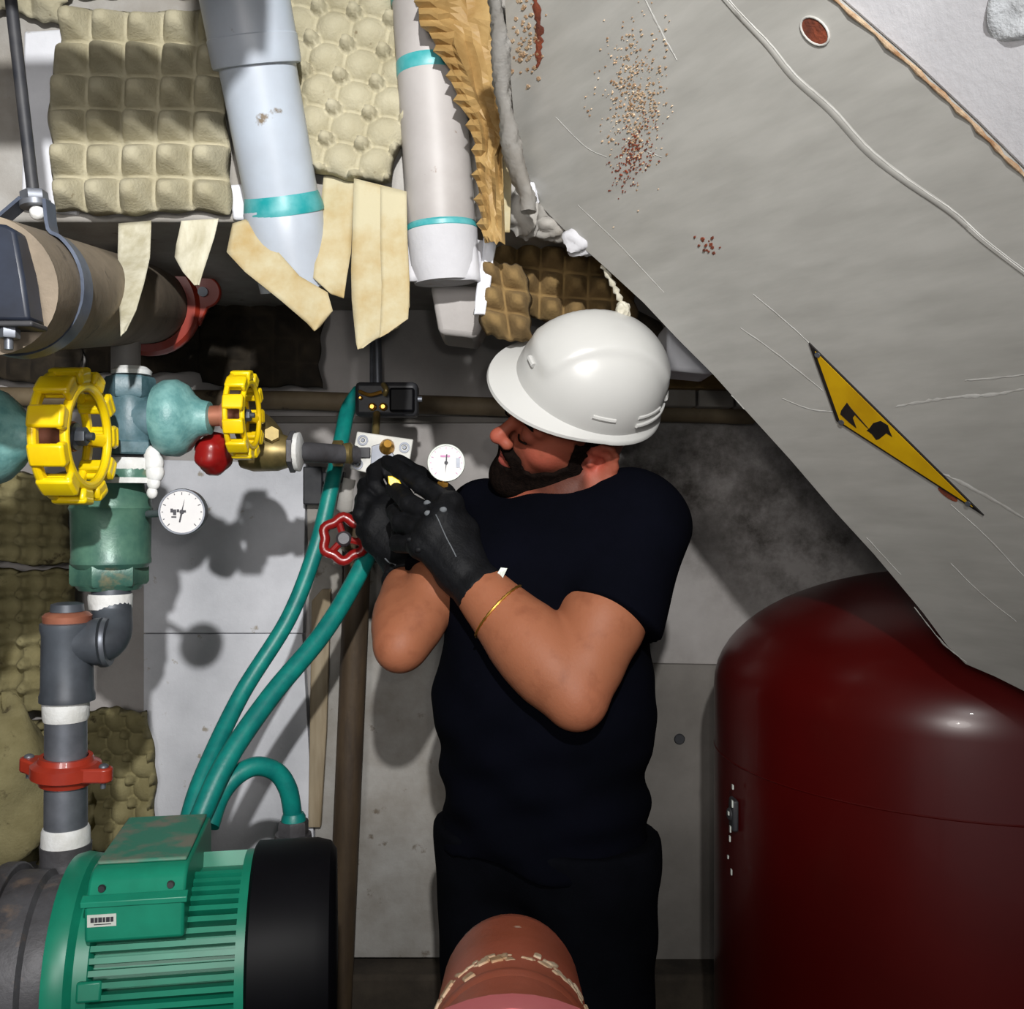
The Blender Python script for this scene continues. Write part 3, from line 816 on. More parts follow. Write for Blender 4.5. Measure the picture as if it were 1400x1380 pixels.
# grey elbow, tee and riser down to the pump
el = thing('pipe_elbow', P(150, 880, 1.46), 'grey plastic elbow under the green check valve', 'pipe fitting')
pth = smoothpath([P(152, 806, 1.475), P(153, 840, 1.47), P(152, 866, 1.45), P(138, 880, 1.43), P(104, 880, 1.415)], 6)
obj('elbow', MB().tube(pth, 0.0285, 24), M['iron_grey'], el)
obj('thread_tape', MB().lathe(P(151, 832, 1.475), Z, [(0, 0.031), (0.018, 0.032), (0.022, 0.031)], 26), M['ptfe'], el)
obj('union_ring', MB().lathe(P(150, 878, 1.43), (-1, -0.12, -0.05), [(0, 0.034), (0.004, 0.036), (0.012, 0.036), (0.016, 0.033)], 30).lathe(P(140, 878, 1.428), (-1, -0.12, -0.05), [(0, 0.031), (0.012, 0.032)], 30), M['zinc'], el)
te = thing('pipe_tee', P(92, 962, 1.41), 'dark grey pipe tee with copper capped top left of the elbow', 'pipe fitting')
dt = 1.41
def yz(y, d=dt): return (1380 - y) / F * d
def riser(prof, mt, name, parent, px=90, d=dt, seg=32):
    b_ = P(px, 1380, d)
    return obj(name, MB().lathe(b_, Z, [(yz(y, d), r_ / F * d) for y, r_ in prof], seg), mt, parent)
riser([(958, 36), (950, 36), (944, 34), (868, 33), (860, 35), (852, 35), (850, 30)], M['iron_grey'], 'tee_body', te, 92)
riser([(852, 31), (842, 32), (838, 28), (836, 20)], M['copper'], 'plug', te, 92)
riser([(836, 22), (826, 21), (824, 14)], M['iron_grey'], 'plug_head', te, 92)
obj('branch', MB().lathe(P(96, 880, dt), (1, 0.12, 0.05), [(0, 0.030), (0.03, 0.032), (0.036, 0.034), (0.044, 0.034)], 28), M['iron_grey'], te)
rs = thing('riser_pipe', P(90, 1160, dt), 'grey riser pipe with white thread tape between tee and pump', 'pipe')
riser([(1160, 28), (955, 27)], M['zinc'], 'pipe_shaft', rs, 90)
riser([(985, 28.5), (980, 30), (960, 30.5), (956, 29)], M['ptfe'], 'thread_tape', rs, 90)
riser([(1168, 31), (1160, 32), (1134, 31), (1130, 29)], M['ptfe'], 'thread_tape', rs, 90)
coupling('pipe_coupling', P(90, 1052, dt), Vector((0.05, -0.05, 1)), 0.0292, 'orange red bolted coupling on grey riser above the pump', material=M['orange_paint'], ref=(0.96, -0.22, 0.10), scale=0.95, big_=1.62, reach=2.08)

# red wheel knob under the slate valve, brass strainer, pipe to the manifold
k_ = thing('drain_valve', P(297, 652, 1.52), 'glossy red drain valve between slate valve and small yellow handwheel', 'valve')
kc = P(296, 619, 1.52)
obj('knob', MB().lathe(kc - Vector((0.02, 0, 0)), (1, -0.35, -0.12), [(0, 0.012), (0.003, 0.026), (0.014, 0.032), (0.030, 0.031), (0.038, 0.024), (0.042, 0.012)], 30, lobes=6, lamp_=0.06), M['red_paint'], k_)
obj('spindle', MB().tube([kc - Vector((0.03, 0, -0.012)), kc + Vector((0.01, 0, 0))], 0.010, 14), M['teal_paint'], k_)
ys = thing('strainer', P(380, 640, 1.60), 'old brass strainer fitting right of the small yellow handwheel', 'pipe fitting')
obj('strainer_body', MB().lathe(P(330, 618, 1.60), X, [(0, 0.026), (0.02, 0.032), (0.06, 0.031), (0.075, 0.026), (0.085, 0.028)], 28).lathe(P(352, 596, 1.60), (0.75, -0.2, 0.62), [(-0.02, 0.030), (0.028, 0.030), (0.030, 0.025)], 24), M['brass'], ys)
hb = MB(); hexbar(hb, P(372, 596, 1.575), (0.2, -1, 0.25), 0.012, 0.013); obj('plug', hb, M['brass'], ys)
hb = MB(); hexbar(hb, P(396, 618, 1.60), X, 0.010, 0.034); obj('union_nut', hb, M['cast'], ys)
obj('thread_tape', MB().lathe(P(404, 618, 1.60), X, [(0, 0.031), (0.007, 0.032), (0.010, 0.024)], 24), M['ptfe'], ys)
o = obj('feed_pipe', MB().tube([P(404, 618, 1.61), P(470, 621, 1.70), P(485, 622, 1.72)], 0.0165, 20), M['cast']); tag(o, 'short grey pipe from the brass strainer to the white plate', 'pipe')
hb = MB(); hexbar(hb, P(455, 620, 1.70), X, 0.018, 0.0225); hb.lathe(P(470, 620, 1.70), X, [(0, 0.017), (0.012, 0.019), (0.016, 0.015)], 20)
o = obj('brass_nut', hb, M['brass']); tag(o, 'brass compression nut on the feed pipe against white plate', 'nut')

# manifold
md_ = thing('manifold_block', P(528, 570, 1.83), 'black double manifold block with brass ports above the white plate', 'manifold')
obj('block', MB().span(P(485, 569, 1.83), P(570, 522, 1.83) + Vector((0, 0.05, 0))), M['black_iron'], md_, bevel=0.008)
obj('side_block', MB().span(P(532, 563, 1.815), P(566, 530, 1.815) + Vector((0, 0.03, 0))), M['black_cover'], md_, bevel=0.004)
for (px, py, r_) in ((510, 557, .0075), (525, 557, .0075), (494, 545, .004), (549, 546, .005)):
    obj('port', MB().lathe(P(px, py, 1.835), -Y, [(0, r_), (0.012, r_), (0.016, r_ * 0.5)], 16), M['brass_bright'], md_)
obj('link_bar', MB().tube(smoothpath([P(491, 535, 1.82), P(505, 540, 1.815), P(522, 536, 1.815)], 5), 0.0035, 8), M['brass_bright'], md_)
obj('elbow_port', MB().tube(smoothpath([P(524, 526, 1.82), P(528, 533, 1.81), P(526, 540, 1.815)], 5), 0.005, 10), M['brass'], md_)
obj('side_stub', MB().tube([P(570, 546, 1.85), P(577, 546, 1.85)], 0.005, 10), M['zinc'], md_)
obj('dip_tube', MB().tube([P(515, 566, 1.83), P(513, 602, 1.77)], 0.007, 12), M['brass'], md_)
wp = thing('terminal_plate', P(520, 650, 1.75), 'tilted white metal plate with ports held by the gloved hands', 'plate')
pu = (P(565, 601, 1.75) - P(488, 590, 1.75)).normalized(); pv = (P(478, 641, 1.75) - P(488, 590, 1.75)).normalized(); pn = pv.cross(pu).normalized()
if pn.y > 0: pn = -pn
obj('plate', MB().sheet([P(488, 590, 1.75), P(565, 601, 1.75), P(555, 660, 1.75), P(478, 641, 1.75)], (0, 0.014, 0)), M['white_plate'], wp, bevel=0.002)
for (px, py) in ((496, 602), (489, 635), (553, 612)):
    rg = MB().ring(P(px, py, 1.749), -Y, 0.006, 0.0095, 0.004, 20); rg.lathe(P(px, py, 1.749), -Y, [(0, 0.004), (0.003, 0.003)], 12)
    obj('screw', rg, M['zinc'], wp)
obj('socket', MB().box(P(497, 619, 1.747), (0.024, 0.008, 0.018)), M['black_iron'], wp, bevel=0.001)
obj('cover', MB().sheet([P(508, 610, 1.745), P(528, 604, 1.745), P(540, 625, 1.745), P(532, 650, 1.745), P(506, 640, 1.745)], (0, 0.006, 0)), M['zinc'], wp, bevel=0.001)
obj('valve_port', MB().lathe(P(529, 612, 1.748), (0.2, -1, 0.3), [(0, 0.014), (0.012, 0.012), (0.020, 0.007)], 18), M['brass_bright'], wp)
o = obj('wall_bracket', MB().span(P(414, 690, 2.08), P(440, 638, 2.08) + Vector((0, 0.06, 0))).span(P(440, 660, 2.08), P(470, 645, 2.08) + Vector((0, 0.03, 0))), M['black_iron'], bevel=0.003)
tag(o, 'dark steel wall bracket under the feed pipe', 'bracket')
g, dl, fr, u_, n_, r = gauge(610, 633, 1.53, 26, 'round white gauge on brass stem between the gloves and the face', P(601, 692, 1.545), M['brass_bright'], tilt=0.06, needle=R(184), bez=M['label_white'], pink=True, depth=0.016)
obj('dial_mark', MB().box(fr + u_ * r * 0.62 + Z * 0.0 , (r * 0.2, r * 0.5, 0.0006), (u_, Z, n_)), M['zinc'], dl)
obj('dial_mark', MB().box(fr - u_ * r * 0.05 + Z * r * 0.35, (r * 0.5, r * 0.10, 0.0006), (u_, Z, n_)), M['ink_pink'], dl)

# red multi-turn handwheel and brown pole
hv = thing('stop_valve', P(470, 790, 1.80), 'small red stop valve handwheel beside the black gloves', 'valve')
hc_ = P(470, 737, 1.80); hn = Vector((0.15, -1, 0.1)).normalized()
hr = 0.037
mb = MB()
pts = []
for k in range(48):
    th = 2 * math.pi * k / 48
    rr_ = hr * (1 + 0.09 * math.cos(6 * th))
    a_ = (Z - hn * Z.dot(hn)).normalized(); b_ = hn.cross(a_)
    pts.append(hc_ + (a_ * math.cos(th) + b_ * math.sin(th)) * rr_)
mb.tube(pts, 0.0095, 12, closed=True)
for k in range(3):
    th = 2 * math.pi * k / 3 + 0.3
    mb.tube([hc_, hc_ + (a_ * math.cos(th) + b_ * math.sin(th)) * hr], 0.0065, 8)
obj('handwheel', mb, M['red_paint'], hv)
obj('hub', MB().lathe(hc_ - hn * 0.008, hn, [(0, 0.015), (0.014, 0.014), (0.02, 0.010)], 18), M['cast'], hv)
obj('stem', MB().tube([hc_, hc_ - hn * 0.33], 0.010, 12), M['brass'], hv)
pole = thing('brown_pole', P(463, 1420, 2.03) * 1.0, 'tall brown rusted pole against the wall left of the man', 'pole')
top, bot = P(492, 700, 2.05), P(462, 1400, 2.05)
k = (0.0 - top.z) / (bot.z - top.z)
obj('pole_shaft', MB().tube([top, top.lerp(bot, k)], 0.0275, 22), M['rust_pipe'], pole)
o = obj('pipe_tag', MB().tube(smoothpath([P(478, 655, 1.85), P(473, 678, 1.85), P(470, 700, 1.86)], 5), [0.012] * 5 + [0.015] * 5 + [0.010], 14, sq=0.6), M['foam_dirty']); tag(o, 'pale plastic sleeve hanging behind the teal hose above the red handwheel', 'sleeve')

# hoses
def hose(pts, r, label, ends=()):
    t_ = thing('hose', pts[0], label, 'hose')
    obj('hose_line', MB().tube(smoothpath(pts, 10), r, 16), M['hose'], t_)
    return t_
h1 = hose([P(258, 1122, 1.55), P(278, 1060, 1.60), P(330, 950, 1.70), P(395, 845, 1.76), P(432, 750, 1.80), P(452, 670, 1.82), P(468, 595, 1.87), P(476, 560, 1.91), P(492, 535, 1.93)], 0.0148, 'teal hose rising from the motor box to the black manifold, longest of three')
h2 = hose([P(272, 1122, 1.53), P(310, 1040, 1.58), P(372, 950, 1.66), P(440, 868, 1.74), P(485, 795, 1.80), P(512, 735, 1.84), P(520, 690, 1.86)], 0.0168, 'thick teal hose rising from the motor box to behind the gloves')
h3 = hose([P(286, 1130, 1.55), P(300, 1090, 1.58), P(322, 1062, 1.60), P(350, 1048, 1.62), P(378, 1056, 1.64), P(394, 1080, 1.65), P(400, 1112, 1.66)], 0.0158, 'short teal hose arching over the motor to the grey connector')
cb = MB().lathe(P(401, 1112, 1.66), (0.04, 0, -1), [(0, 0.017), (0.006, 0.020), (0.016, 0.021)], 20)
obj('end_sleeve', cb, M['hose'], h3)
cb = MB(); hexbar(cb, P(401, 1122, 1.66), (0.02, 0, -1), 0.030, 0.026); cb.lathe(P(401, 1140, 1.66), (0, 0, -1), [(0, 0.03), (0.014, 0.032), (0.03, 0.030), (0.60, 0.030)], 22)
o = obj('hose_connector', cb, M['cast']); tag(o, 'grey hexagonal connector under the arched hose behind the fan cover', 'connector')

# ------------------------------------------------------------------ pump with green motor
ma = Vector((0.987, 0.16, 0)).normalized()      # motor axis
mp = Vector((-0.16, 0.987, 0)).normalized()     # across the motor, away from the camera
MC = P(120, 690, 1.335); MC.z = 0.925           # axis point at the drive-end flange
pump = thing('pump_motor', (MC.x + 0.12, MC.y, 0.70), 'green electric pump motor with black fan cover at bottom left', 'pump')
br = 0.119
ml_ = 0.215
obj('motor_barrel', MB().lathe(MC + ma * 0.015, ma, [(0, br), (ml_, br)], 56), M['motor'], pump)
# cooling fins: a ring of straight ribs
nf = 62
for k in range(nf):
    th = 2 * math.pi * k / nf
    if abs((th + math.pi) % (2 * math.pi) - math.pi) < 0.30: continue
    d_ = Z * math.cos(th) - mp * math.sin(th)
    tt = ma.cross(d_)
    obj('fin', MB().box(MC + ma * (0.035 + 0.09) + d_ * (br + 0.009), (ml_ - 0.03, 0.0068, 0.022), (ma, tt, d_)), M['motor'], pump)
obj('drive_flange', MB().lathe(MC - ma * 0.02, ma, [(0, 0.118), (0, 0.146), (0.012, 0.149), (0.026, 0.146), (0.034, 0.136), (0.05, 0.134), (0.054, 0.128)], 60), M['motor'], pump)
for k in range(6):
    th = 2 * math.pi * (k + 0.3) / 6
    d_ = Z * math.cos(th) - mp * math.sin(th)
    obj('lug', MB().box(MC + ma * 0.035 + d_ * 0.136, (0.030, 0.024, 0.010), (ma, ma.cross(d_), d_)), M['motor'], pump, bevel=0.003)
obj('rear_flange', MB().lathe(MC + ma * (ml_ - 0.01), ma, [(0, br), (0.002, 0.140), (0.016, 0.140), (0.018, 0.13)], 56), M['motor'], pump)
obj('fan_cover', MB().lathe(MC + ma * (ml_ + 0.004), ma, [(0, 0.146), (0.004, 0.151), (0.085, 0.151), (0.104, 0.146), (0.112, 0.134), (0.114, 0.03), (0.112, 0.0)], 56, caps=False), M['black_cover'], pump)
# terminal box
bx0 = MC + ma * 0.085 + Z * 0.135 - mp * 0.02
bw, bd, bh = 0.118, 0.215, 0.115
tb = MB()
def tbp(u, w, z): return MC + ma * (0.028 + u) + mp * w + Z * z
prof = [(-0.130, 0.086), (-0.130, 0.134), (-0.121, 0.139), (-0.112, 0.154), (-0.098, 0.163), (-0.085, 0.165), (0.10, 0.165), (0.115, 0.15), (0.115, 0.04)]
front = [tbp(0, w, z) for w, z in prof]
tb.sheet(front, ma * bw)
bo_ = obj('terminal_box', tb, M['motor'], pump, bevel=0.004)
WO[bo_.name] = WO[pump.name]
lid = MB().sheet([tbp(0.004, w, z) for w, z in ((-0.084, 0.1655), (0.098, 0.1655), (0.098, 0.170), (-0.082, 0.170))], ma * (bw - 0.008))
obj('box_lid', lid, M['motor_dirty'], bo_, bevel=0.002)
fl = MB().sheet([tbp(-0.004, w, z) for w, z in ((-0.1325, 0.130), (-0.1325, 0.137), (-0.121, 0.142), (-0.119, 0.136))], ma * (bw + 0.008))
obj('box_seam', fl, M['motor'], bo_, bevel=0.001)
for u in (0.018, 0.100):
    obj('screw', MB().lathe(tbp(u, -0.117, 0.148), -mp, [(0, 0.005), (0.004, 0.004)], 10), M['black_iron'], bo_)
lb = obj('rating_label', MB().sheet([tbp(u, -0.1303, z) for u, z in ((0.004, 0.106), (0.038, 0.106), (0.038, 0.121), (0.004, 0.121))], mp * -0.0008), M['label_white'], bo_)
pm_ = MB()
for k, (u, w_) in enumerate(((0.008, 0.004), (0.0128, 0.0035), (0.017, 0.0045), (0.0222, 0.003), (0.026, 0.0045), (0.0312, 0.0035))):
    pm_.sheet([tbp(u + a, -0.1312, 0.1145 + b) for a, b in ((0, -0.003), (w_, -0.003), (w_, 0.003), (0, 0.003))], mp * -0.0004)
pm_.sheet([tbp(u, -0.1312, z) for u, z in ((0.012, 0.1085), (0.032, 0.1085), (0.032, 0.1095), (0.012, 0.1095))], mp * -0.0004)
obj('label_print', pm_, M['ink'], bo_)
fo = MB()
for u in (0.05, 0.17):
    fo.box(MC + ma * u - Z * 0.16, (0.04, 0.22, 0.06), (ma, mp, Z))
obj('motor_foot', fo, M['motor'], pump, bevel=0.004)
# eye bolt on the near side
eb = MB().ring(MC + ma * 0.115 - mp * 0.150 - Z * 0.055, (0.3, -0.5, 0.8), 0.007, 0.015, 0.006, 20)
eb.tube([MC + ma * 0.115 - mp * 0.118 - Z * 0.06, MC + ma * 0.115 - mp * 0.14 - Z * 0.055], 0.005, 10)
obj('eye_bolt', eb, M['flaking'], pump, bevel=0.001)

cs = thing('pump_casing', (MC.x - 0.12, MC.y, 0.70), 'grey cast iron pump casing under the grey riser pipe', 'pump casing')
obj('volute', MB().lathe(MC - ma * 0.02, -ma, [(0, 0.115), (0.01, 0.120), (0.03, 0.120), (0.035, 0.128), (0.09, 0.130), (0.13, 0.120), (0.22, 0.085), (0.30, 0.08)], 44), M['cast'], cs)
pc = P(90, 1165, dt)
obj('outlet_port', MB().lathe(Vector((pc.x, pc.y, pc.z + 0.012)), -Z, [(0, 0.031), (0, 0.035), (0.02, 0.034), (0.045, 0.036), (0.07, 0.05), (0.11, 0.07), (0.14, 0.08)], 32), M['cast'], cs)
obj('port_saddle', MB().box(Vector((pc.x - 0.02, pc.y - 0.02, pc.z - 0.085)), (0.13, 0.13, 0.03)), M['cast'], cs, bevel=0.012)
obj('side_flange', MB().ring(MC - ma * 0.105, ma, 0.10, 0.140, 0.022, 44), M['cast'], cs, bevel=0.003)
for k in range(8):
    th = 2 * math.pi * (k + 0.5) / 8
    d_ = Z * math.cos(th) - mp * math.sin(th)
    bm2 = MB(); hexbar(bm2, MC - ma * 0.03 + d_ * 0.110, -ma, 0.014, 0.008)
    obj('bolt', bm2, M['iron_grey'], cs)
o = obj('base_plate', MB().box(Vector((MC.x - 0.05, MC.y - 0.02, 0.725)), (0.80, 0.38, 0.02), (ma, mp, Z)), M['motor'], bevel=0.003); tag(o, 'green steel base plate under the pump', 'base plate')
o = obj('plinth', MB().box(Vector((MC.x - 0.05, MC.y - 0.02, 0.3575)), (0.84, 0.40, 0.715), (ma, mp, Z)), M['dark_concrete'], bevel=0.008); tag(o, 'dark concrete plinth carrying the green pump', 'plinth')

# ------------------------------------------------------------------ red expansion tank
TX, TY, TR = 0.752, 1.68, 0.40
tank = thing('expansion_tank', (TX, TY, 0), 'big glossy red steel expansion tank with domed top at right', 'tank')
prof = [(0.16, 0.0), (0.165, 0.12), (0.20, 0.26), (0.27, 0.36), (0.36, TR)]
prof += [(1.235, TR)] + [(1.235 + 0.205 * math.sin(R(a)), TR * math.cos(R(a))) for a in range(5, 90, 5)] + [(1.44, 0.0)]
sh = obj('tank_shell', MB().lathe((TX, TY, 0), Z, prof, 96, caps=False), M['tank'], tank, angle=180)
obj('weld_seam', MB().lathe((TX, TY, 0), Z, [(1.128, TR + 0.0002), (1.1295, TR + 0.0012), (1.131, TR + 0.0002)], 96, caps=False), M['tank'], tank)
for k in range(3):
    th = 2 * math.pi * k / 3 - 0.9
    obj('leg', MB().box((TX + 0.30 * math.cos(th), TY + 0.30 * math.sin(th), 0.16), (0.07, 0.03, 0.32), (Vector((math.cos(th), math.sin(th), 0)), Vector((-math.sin(th), math.cos(th), 0)), Z)), M['tank'], tank, bevel=0.003)
lg = P(980, 1120, 1.60)
obj('side_lug', MB().box((TX - TR * 0.985, TY - 0.085, 1.05), (0.010, 0.03, 0.05)).lathe((TX - TR * 0.99, TY - 0.085, 1.05), (-1, -0.25, 0), [(0, 0.011), (0.006, 0.011), (0.008, 0.006)], 14), M['black_iron'], tank, bevel=0.003)
fk = MB()
rnd = random.Random(3)
for k in range(7):
    z0 = 0.965 + 0.022 * k + rnd.uniform(-.004, .004)
    fk.box((TX - TR * 0.99 - 0.006 + rnd.uniform(-.003, .003), TY - 0.10 + rnd.uniform(-.01, .01), z0), (0.002, rnd.uniform(.003, .008), rnd.uniform(.003, .012)))
obj('peeling_label', fk, M['label_white'], tank)

# ------------------------------------------------------------------ slanted sheet-metal duct
PA, PBx, PCy = 0.494, 0.000633, -0.000407
def D(px, py, off=0.0):
    """point of the duct face seen at (px, py), raised off metres towards the room"""
    w = PA + PBx * (px - 700) + PCy * (py - 690)
    p = P(px, py, 1.0 / w)
    return p - DN * off
DN = Vector((PBx * F, PA, -PCy * F)); DN.normalize()      # points into the duct, away from the room
dv = thing('sheet_duct', D(1000, 540), 'large slanted grey painted sheet metal duct filling the upper right', 'duct')
outline = [(688, -120), (690, 0), (694, 60), (700, 130), (706, 200), (716, 245), (740, 282), (782, 325), (830, 368), (880, 414), (925, 462), (975, 512), (1020, 562), (1080, 628), (1140, 698), (1195, 758), (1222, 790), (1262, 838), (1296, 884), (1320, 908), (1360, 925), (1400, 945), (1470, 985), (1700, 1110), (1950, 1250), (2100, 900), (1640, 440), (1500, 325), (1400, 240), (1330, 170), (1245, 90), (1140, -3), (1010, -120)]
obj('duct_face', MB().sheet([D(x, y) for x, y in outline], DN * 0.010), M['duct'], dv, angle=30)
inner = [(740, -110), (748, 60), (760, 180), (800, 300), (900, 400), (1060, 560), (1240, 760), (1340, 890), (1470, 960), (1900, 1180), (2040, 900), (1490, 340), (1240, 100), (1000, -120)]
obj('duct_back', MB().sheet([D(x, y) + DN * 0.0105 for x, y in inner], DN * 0.06), M['duct'], dv)


def ribbon(pix, w, name, mt, parent, off=0.0005, h=0.0012, wob=0.0, seed=0):
    """raised thread lying on the duct face"""
    rnd_ = random.Random(seed)
    pts_ = smoothpath([Vector((x, y, 0)) for x, y in pix], 8)
    vs_, fs_ = [], []
    n_ = len(pts_)
    for i, p in enumerate(pts_):
        t_ = (pts_[min(i + 1, n_ - 1)] - pts_[max(i - 1, 0)]).normalized()
        q = Vector((-t_.y, t_.x, 0))
        ww = w * (0.5 + 0.5 * math.sin(math.pi * min(1, (i + 0.5) / n_ * 1.0))) * (1 + wob * rnd_.uniform(-1, 1))
        j = q * (wob * w * rnd_.uniform(-.5, .5))
        for s_, o_ in ((-1, off), (-0.4, off + h), (0.4, off + h), (1, off)):
            r_ = p + j + q * ww * s_
            vs_.append(D(r_.x, r_.y, o_))
    for i in range(n_ - 1):
        for k in range(3):
            fs_.append((i * 4 + k, i * 4 + k + 1, (i + 1) * 4 + k + 1, (i + 1) * 4 + k))
    return obj(name, MB().add(vs_, fs_), mt, parent)


fold = [(975, -20), (1010, 20), (1050, 62), (1085, 105), (1135, 150), (1185, 205), (1235, 245), (1300, 290), (1345, 330), (1410, 380)]
ribbon(fold, 8, 'folded_seam', M['duct'], dv, h=0.0022, off=-0.0008)
ribbon([(x + 4, y - 2) for x, y in fold], 1.2, 'seam_highlight', M['paint_crack'], dv, off=0.0010, h=0.0004, wob=0.5, seed=2)  # painted highlight: pale strip for the glint along the fold
cracks = [([(880, -5), (895, 25), (912, 58), (926, 82)], 2.4), ([(1225, 556), (1265, 549), (1310, 543), (1360, 539), (1410, 530)], 4.2), ([(1320, 520), (1360, 517), (1405, 512)], 2.6),
          ([(1290, 648), (1330, 668), (1400, 708)], 4.0), ([(1012, 448), (1060, 482), (1125, 534)], 1.6), ([(1030, 402), (1075, 440), (1108, 470)], 1.2), ([(1070, 545), (1110, 560), (1150, 563)], 1.6),
          ([(1300, 690), (1345, 730), (1400, 788)], 1.5), ([(1185, 735), (1205, 757), (1232, 786)], 1.3), ([(790, 280), (850, 338), (908, 400)], 0.9), ([(760, 160), (800, 200), (830, 215)], 0.9),
          ([(1250, 830), (1290, 880), (1322, 906)], 1.8), ([(880, 205), (905, 215)], 1.5), ([(1000, 540), (1018, 560)], 1.6), ([(1300, 770), (1340, 810), (1390, 850)], 1.0)]
for i, (c_, w_) in enumerate(cracks):
    ribbon(c_, w_ * 0.5, 'paint_crack', M['paint_crack'], dv, off=0.0003, h=0.0003, wob=0.6, seed=i)
rnd = random.Random(11)
def flakes(n, cx, cy, sx, sy, mt, name, rot=0.0, s0=1.0, s1=4.0):
    m_ = MB()
    for k in range(n):
        a, b = rnd.gauss(0, 0.5), rnd.gauss(0, 0.5)
        x = cx + sx * a * math.cos(rot) - sy * b * math.sin(rot); y = cy + sx * a * math.sin(rot) + sy * b * math.cos(rot)
        q = rnd.uniform(s0, s1); h_ = rnd.uniform(0.0006, 0.002)
        pl = [(x + q * rnd.uniform(.5, 1) * math.cos(t), y + q * rnd.uniform(.5, 1) * math.sin(t)) for t in (0.3, 1.5, 2.9, 4.1, 5.2)]
        m_.sheet([D(u, v, h_) for u, v in pl], DN * (h_ + 0.0002))
    return tag(obj(name, m_, mt, dv, fix=False), kind='stuff')
flakes(420, 868, 130, 40, 90, M['flake'], 'flaked_paint', 0, .5, 2.2)
flakes(160, 862, 150, 44, 110, M['flaking'], 'flaked_paint', 0, .5, 1.6)
flakes(220, 866, 215, 24, 50, M['rust'], 'flaked_paint', 0.35, .5, 1.8)
flakes(90, 720, 48, 22, 70, M['flake'], 'flaked_paint')
flakes(16, 966, 335, 26, 10, M['rust'], 'rust_speck', 0.3)
ribbon([(731, -10), (736, 30), (738, 60), (735, 92)], 5, 'rust_run', M['rust'], dv, wob=0.5, seed=5)
def disc(cx, cy, ra, rb, rot, off):
    return [D(cx + ra * math.cos(t) * math.cos(rot) - rb * math.sin(t) * math.sin(rot), cy + ra * math.cos(t) * math.sin(rot) + rb * math.sin(t) * math.cos(rot), off) for t in [2 * math.pi * k / 20 for k in range(20)]]
obj('rust_plug', MB().sheet(disc(1115, 42, 24, 16, 0.8, 0.0008), DN * 0.0008), M['rust'], dv)
obj('plug_ring', MB().tube(disc(1115, 42, 23, 15, 0.8, 0.001), 0.0012, 8, closed=True), M['paint_crack'], dv)
obj('rust_plug', MB().sheet(disc(1296, 676, 16, 4, 0.62, 0.0008), DN * 0.0008), M['rust'], dv)

# warning triangle on the duct
sg = thing('warning_sign', D(1150, 572), 'yellow triangular warning sign with black lightning bolt on the grey duct', 'sign')
T3 = [Vector((1107, 468, 0)), Vector((1145, 575, 0)), Vector((1346, 704, 0))]
cen = (T3[0] + T3[1] + T3[2]) / 3
def tri(s_, off): return [D(*(cen + (p - cen) * s_).xy, off) for p in T3]
obj('sign_border', MB().sheet(tri(1.0, 0.0022), DN * 0.002), M['sign_black'], sg)
obj('sign_face', MB().sheet(tri(0.90, 0.0028), DN * 0.0006), M['sign_yellow'], sg)
bolt1 = [(1160, 549), (1152, 560), (1151, 565), (1164, 577), (1173, 584), (1168, 570), (1171, 566), (1187, 583), (1190, 585), (1165, 556)]
bolt2 = [(1190, 585), (1196, 577), (1206, 574), (1216, 580), (1218, 587), (1222, 596), (1214, 591), (1204, 599), (1200, 600), (1194, 592), (1187, 587)]
bm3 = MB().sheet([D(x, y, 0.0033) for x, y in bolt1], DN * 0.0004); bm3.sheet([D(x, y, 0.0033) for x, y in bolt2], DN * 0.0004)
obj('lightning_bolt', bm3, M['sign_black'], sg)
for q in T3[:3]:
    p_ = cen + (q - cen) * 0.86
    obj('rivet', MB().sheet(disc(p_.x, p_.y, 4, 3, 0.6, 0.004), DN * 0.001), M['zinc'], sg)

# white polystyrene boards above the duct edge, rust line, broken corner
ub = [(1128, -14), (1245, 88), (1330, 168), (1400, 238), (1500, 322)]
e_dir = (D(1400, 238) - D(1128, -14)).normalized()
bn_ = Vector((-0.9, -0.6, -0.6)); bn_ = (bn_ - e_dir * bn_.dot(e_dir)).normalized()      # face of the board, towards the room
up_ = bn_.cross(e_dir).normalized()
if up_.x < 0: up_ = -up_
e0 = [D(x, y) + DN * 0.004 for x, y in ub]
bd_ = thing('foam_board', e0[1], 'white polystyrene board above the rusty edge of the duct at top right', 'foam board')
obj('board', MB().sheet(e0 + [e0[-1] + up_ * 0.6, e0[0] + up_ * 0.6], -bn_ * 0.04), M['foam_ceiling'], bd_, bevel=0.003)
def rough(a, b):
    i = a * (len(e0) - 1); k = min(int(i), len(e0) - 2); q = e0[k].lerp(e0[k + 1], i - k)
    edge = 0.085 + 0.018 * math.sin(11 * a) + 0.010 * math.sin(29 * a)
    h_ = 0.004 + 0.003 * abs(math.sin(31 * a + 9 * b)) * abs(math.sin(23 * b + 4 * a)) + 0.002 * math.sin(60 * a) * math.sin(40 * b)
    if b == 0: h_ = -0.002
    return q + up_ * (edge + 0.4 * b) + bn_ * h_
obj('broken_layer', MB().grid(rough, 70, 50), M['foam_rough'], bd_, angle=180)
rl = []
for x, y in ub[:-1]: pass
pts_ = smoothpath(e0, 8)
rv = MB().tube([p - DN * 0.005 + Vector((0, 0, 0.0008 * math.sin(i * 1.7))) for i, p in enumerate(pts_)], [0.0020 + 0.0008 * math.sin(i * 2.3) for i in range(len(pts_))], 8)
obj('rust_line', rv, M['flake'], dv)

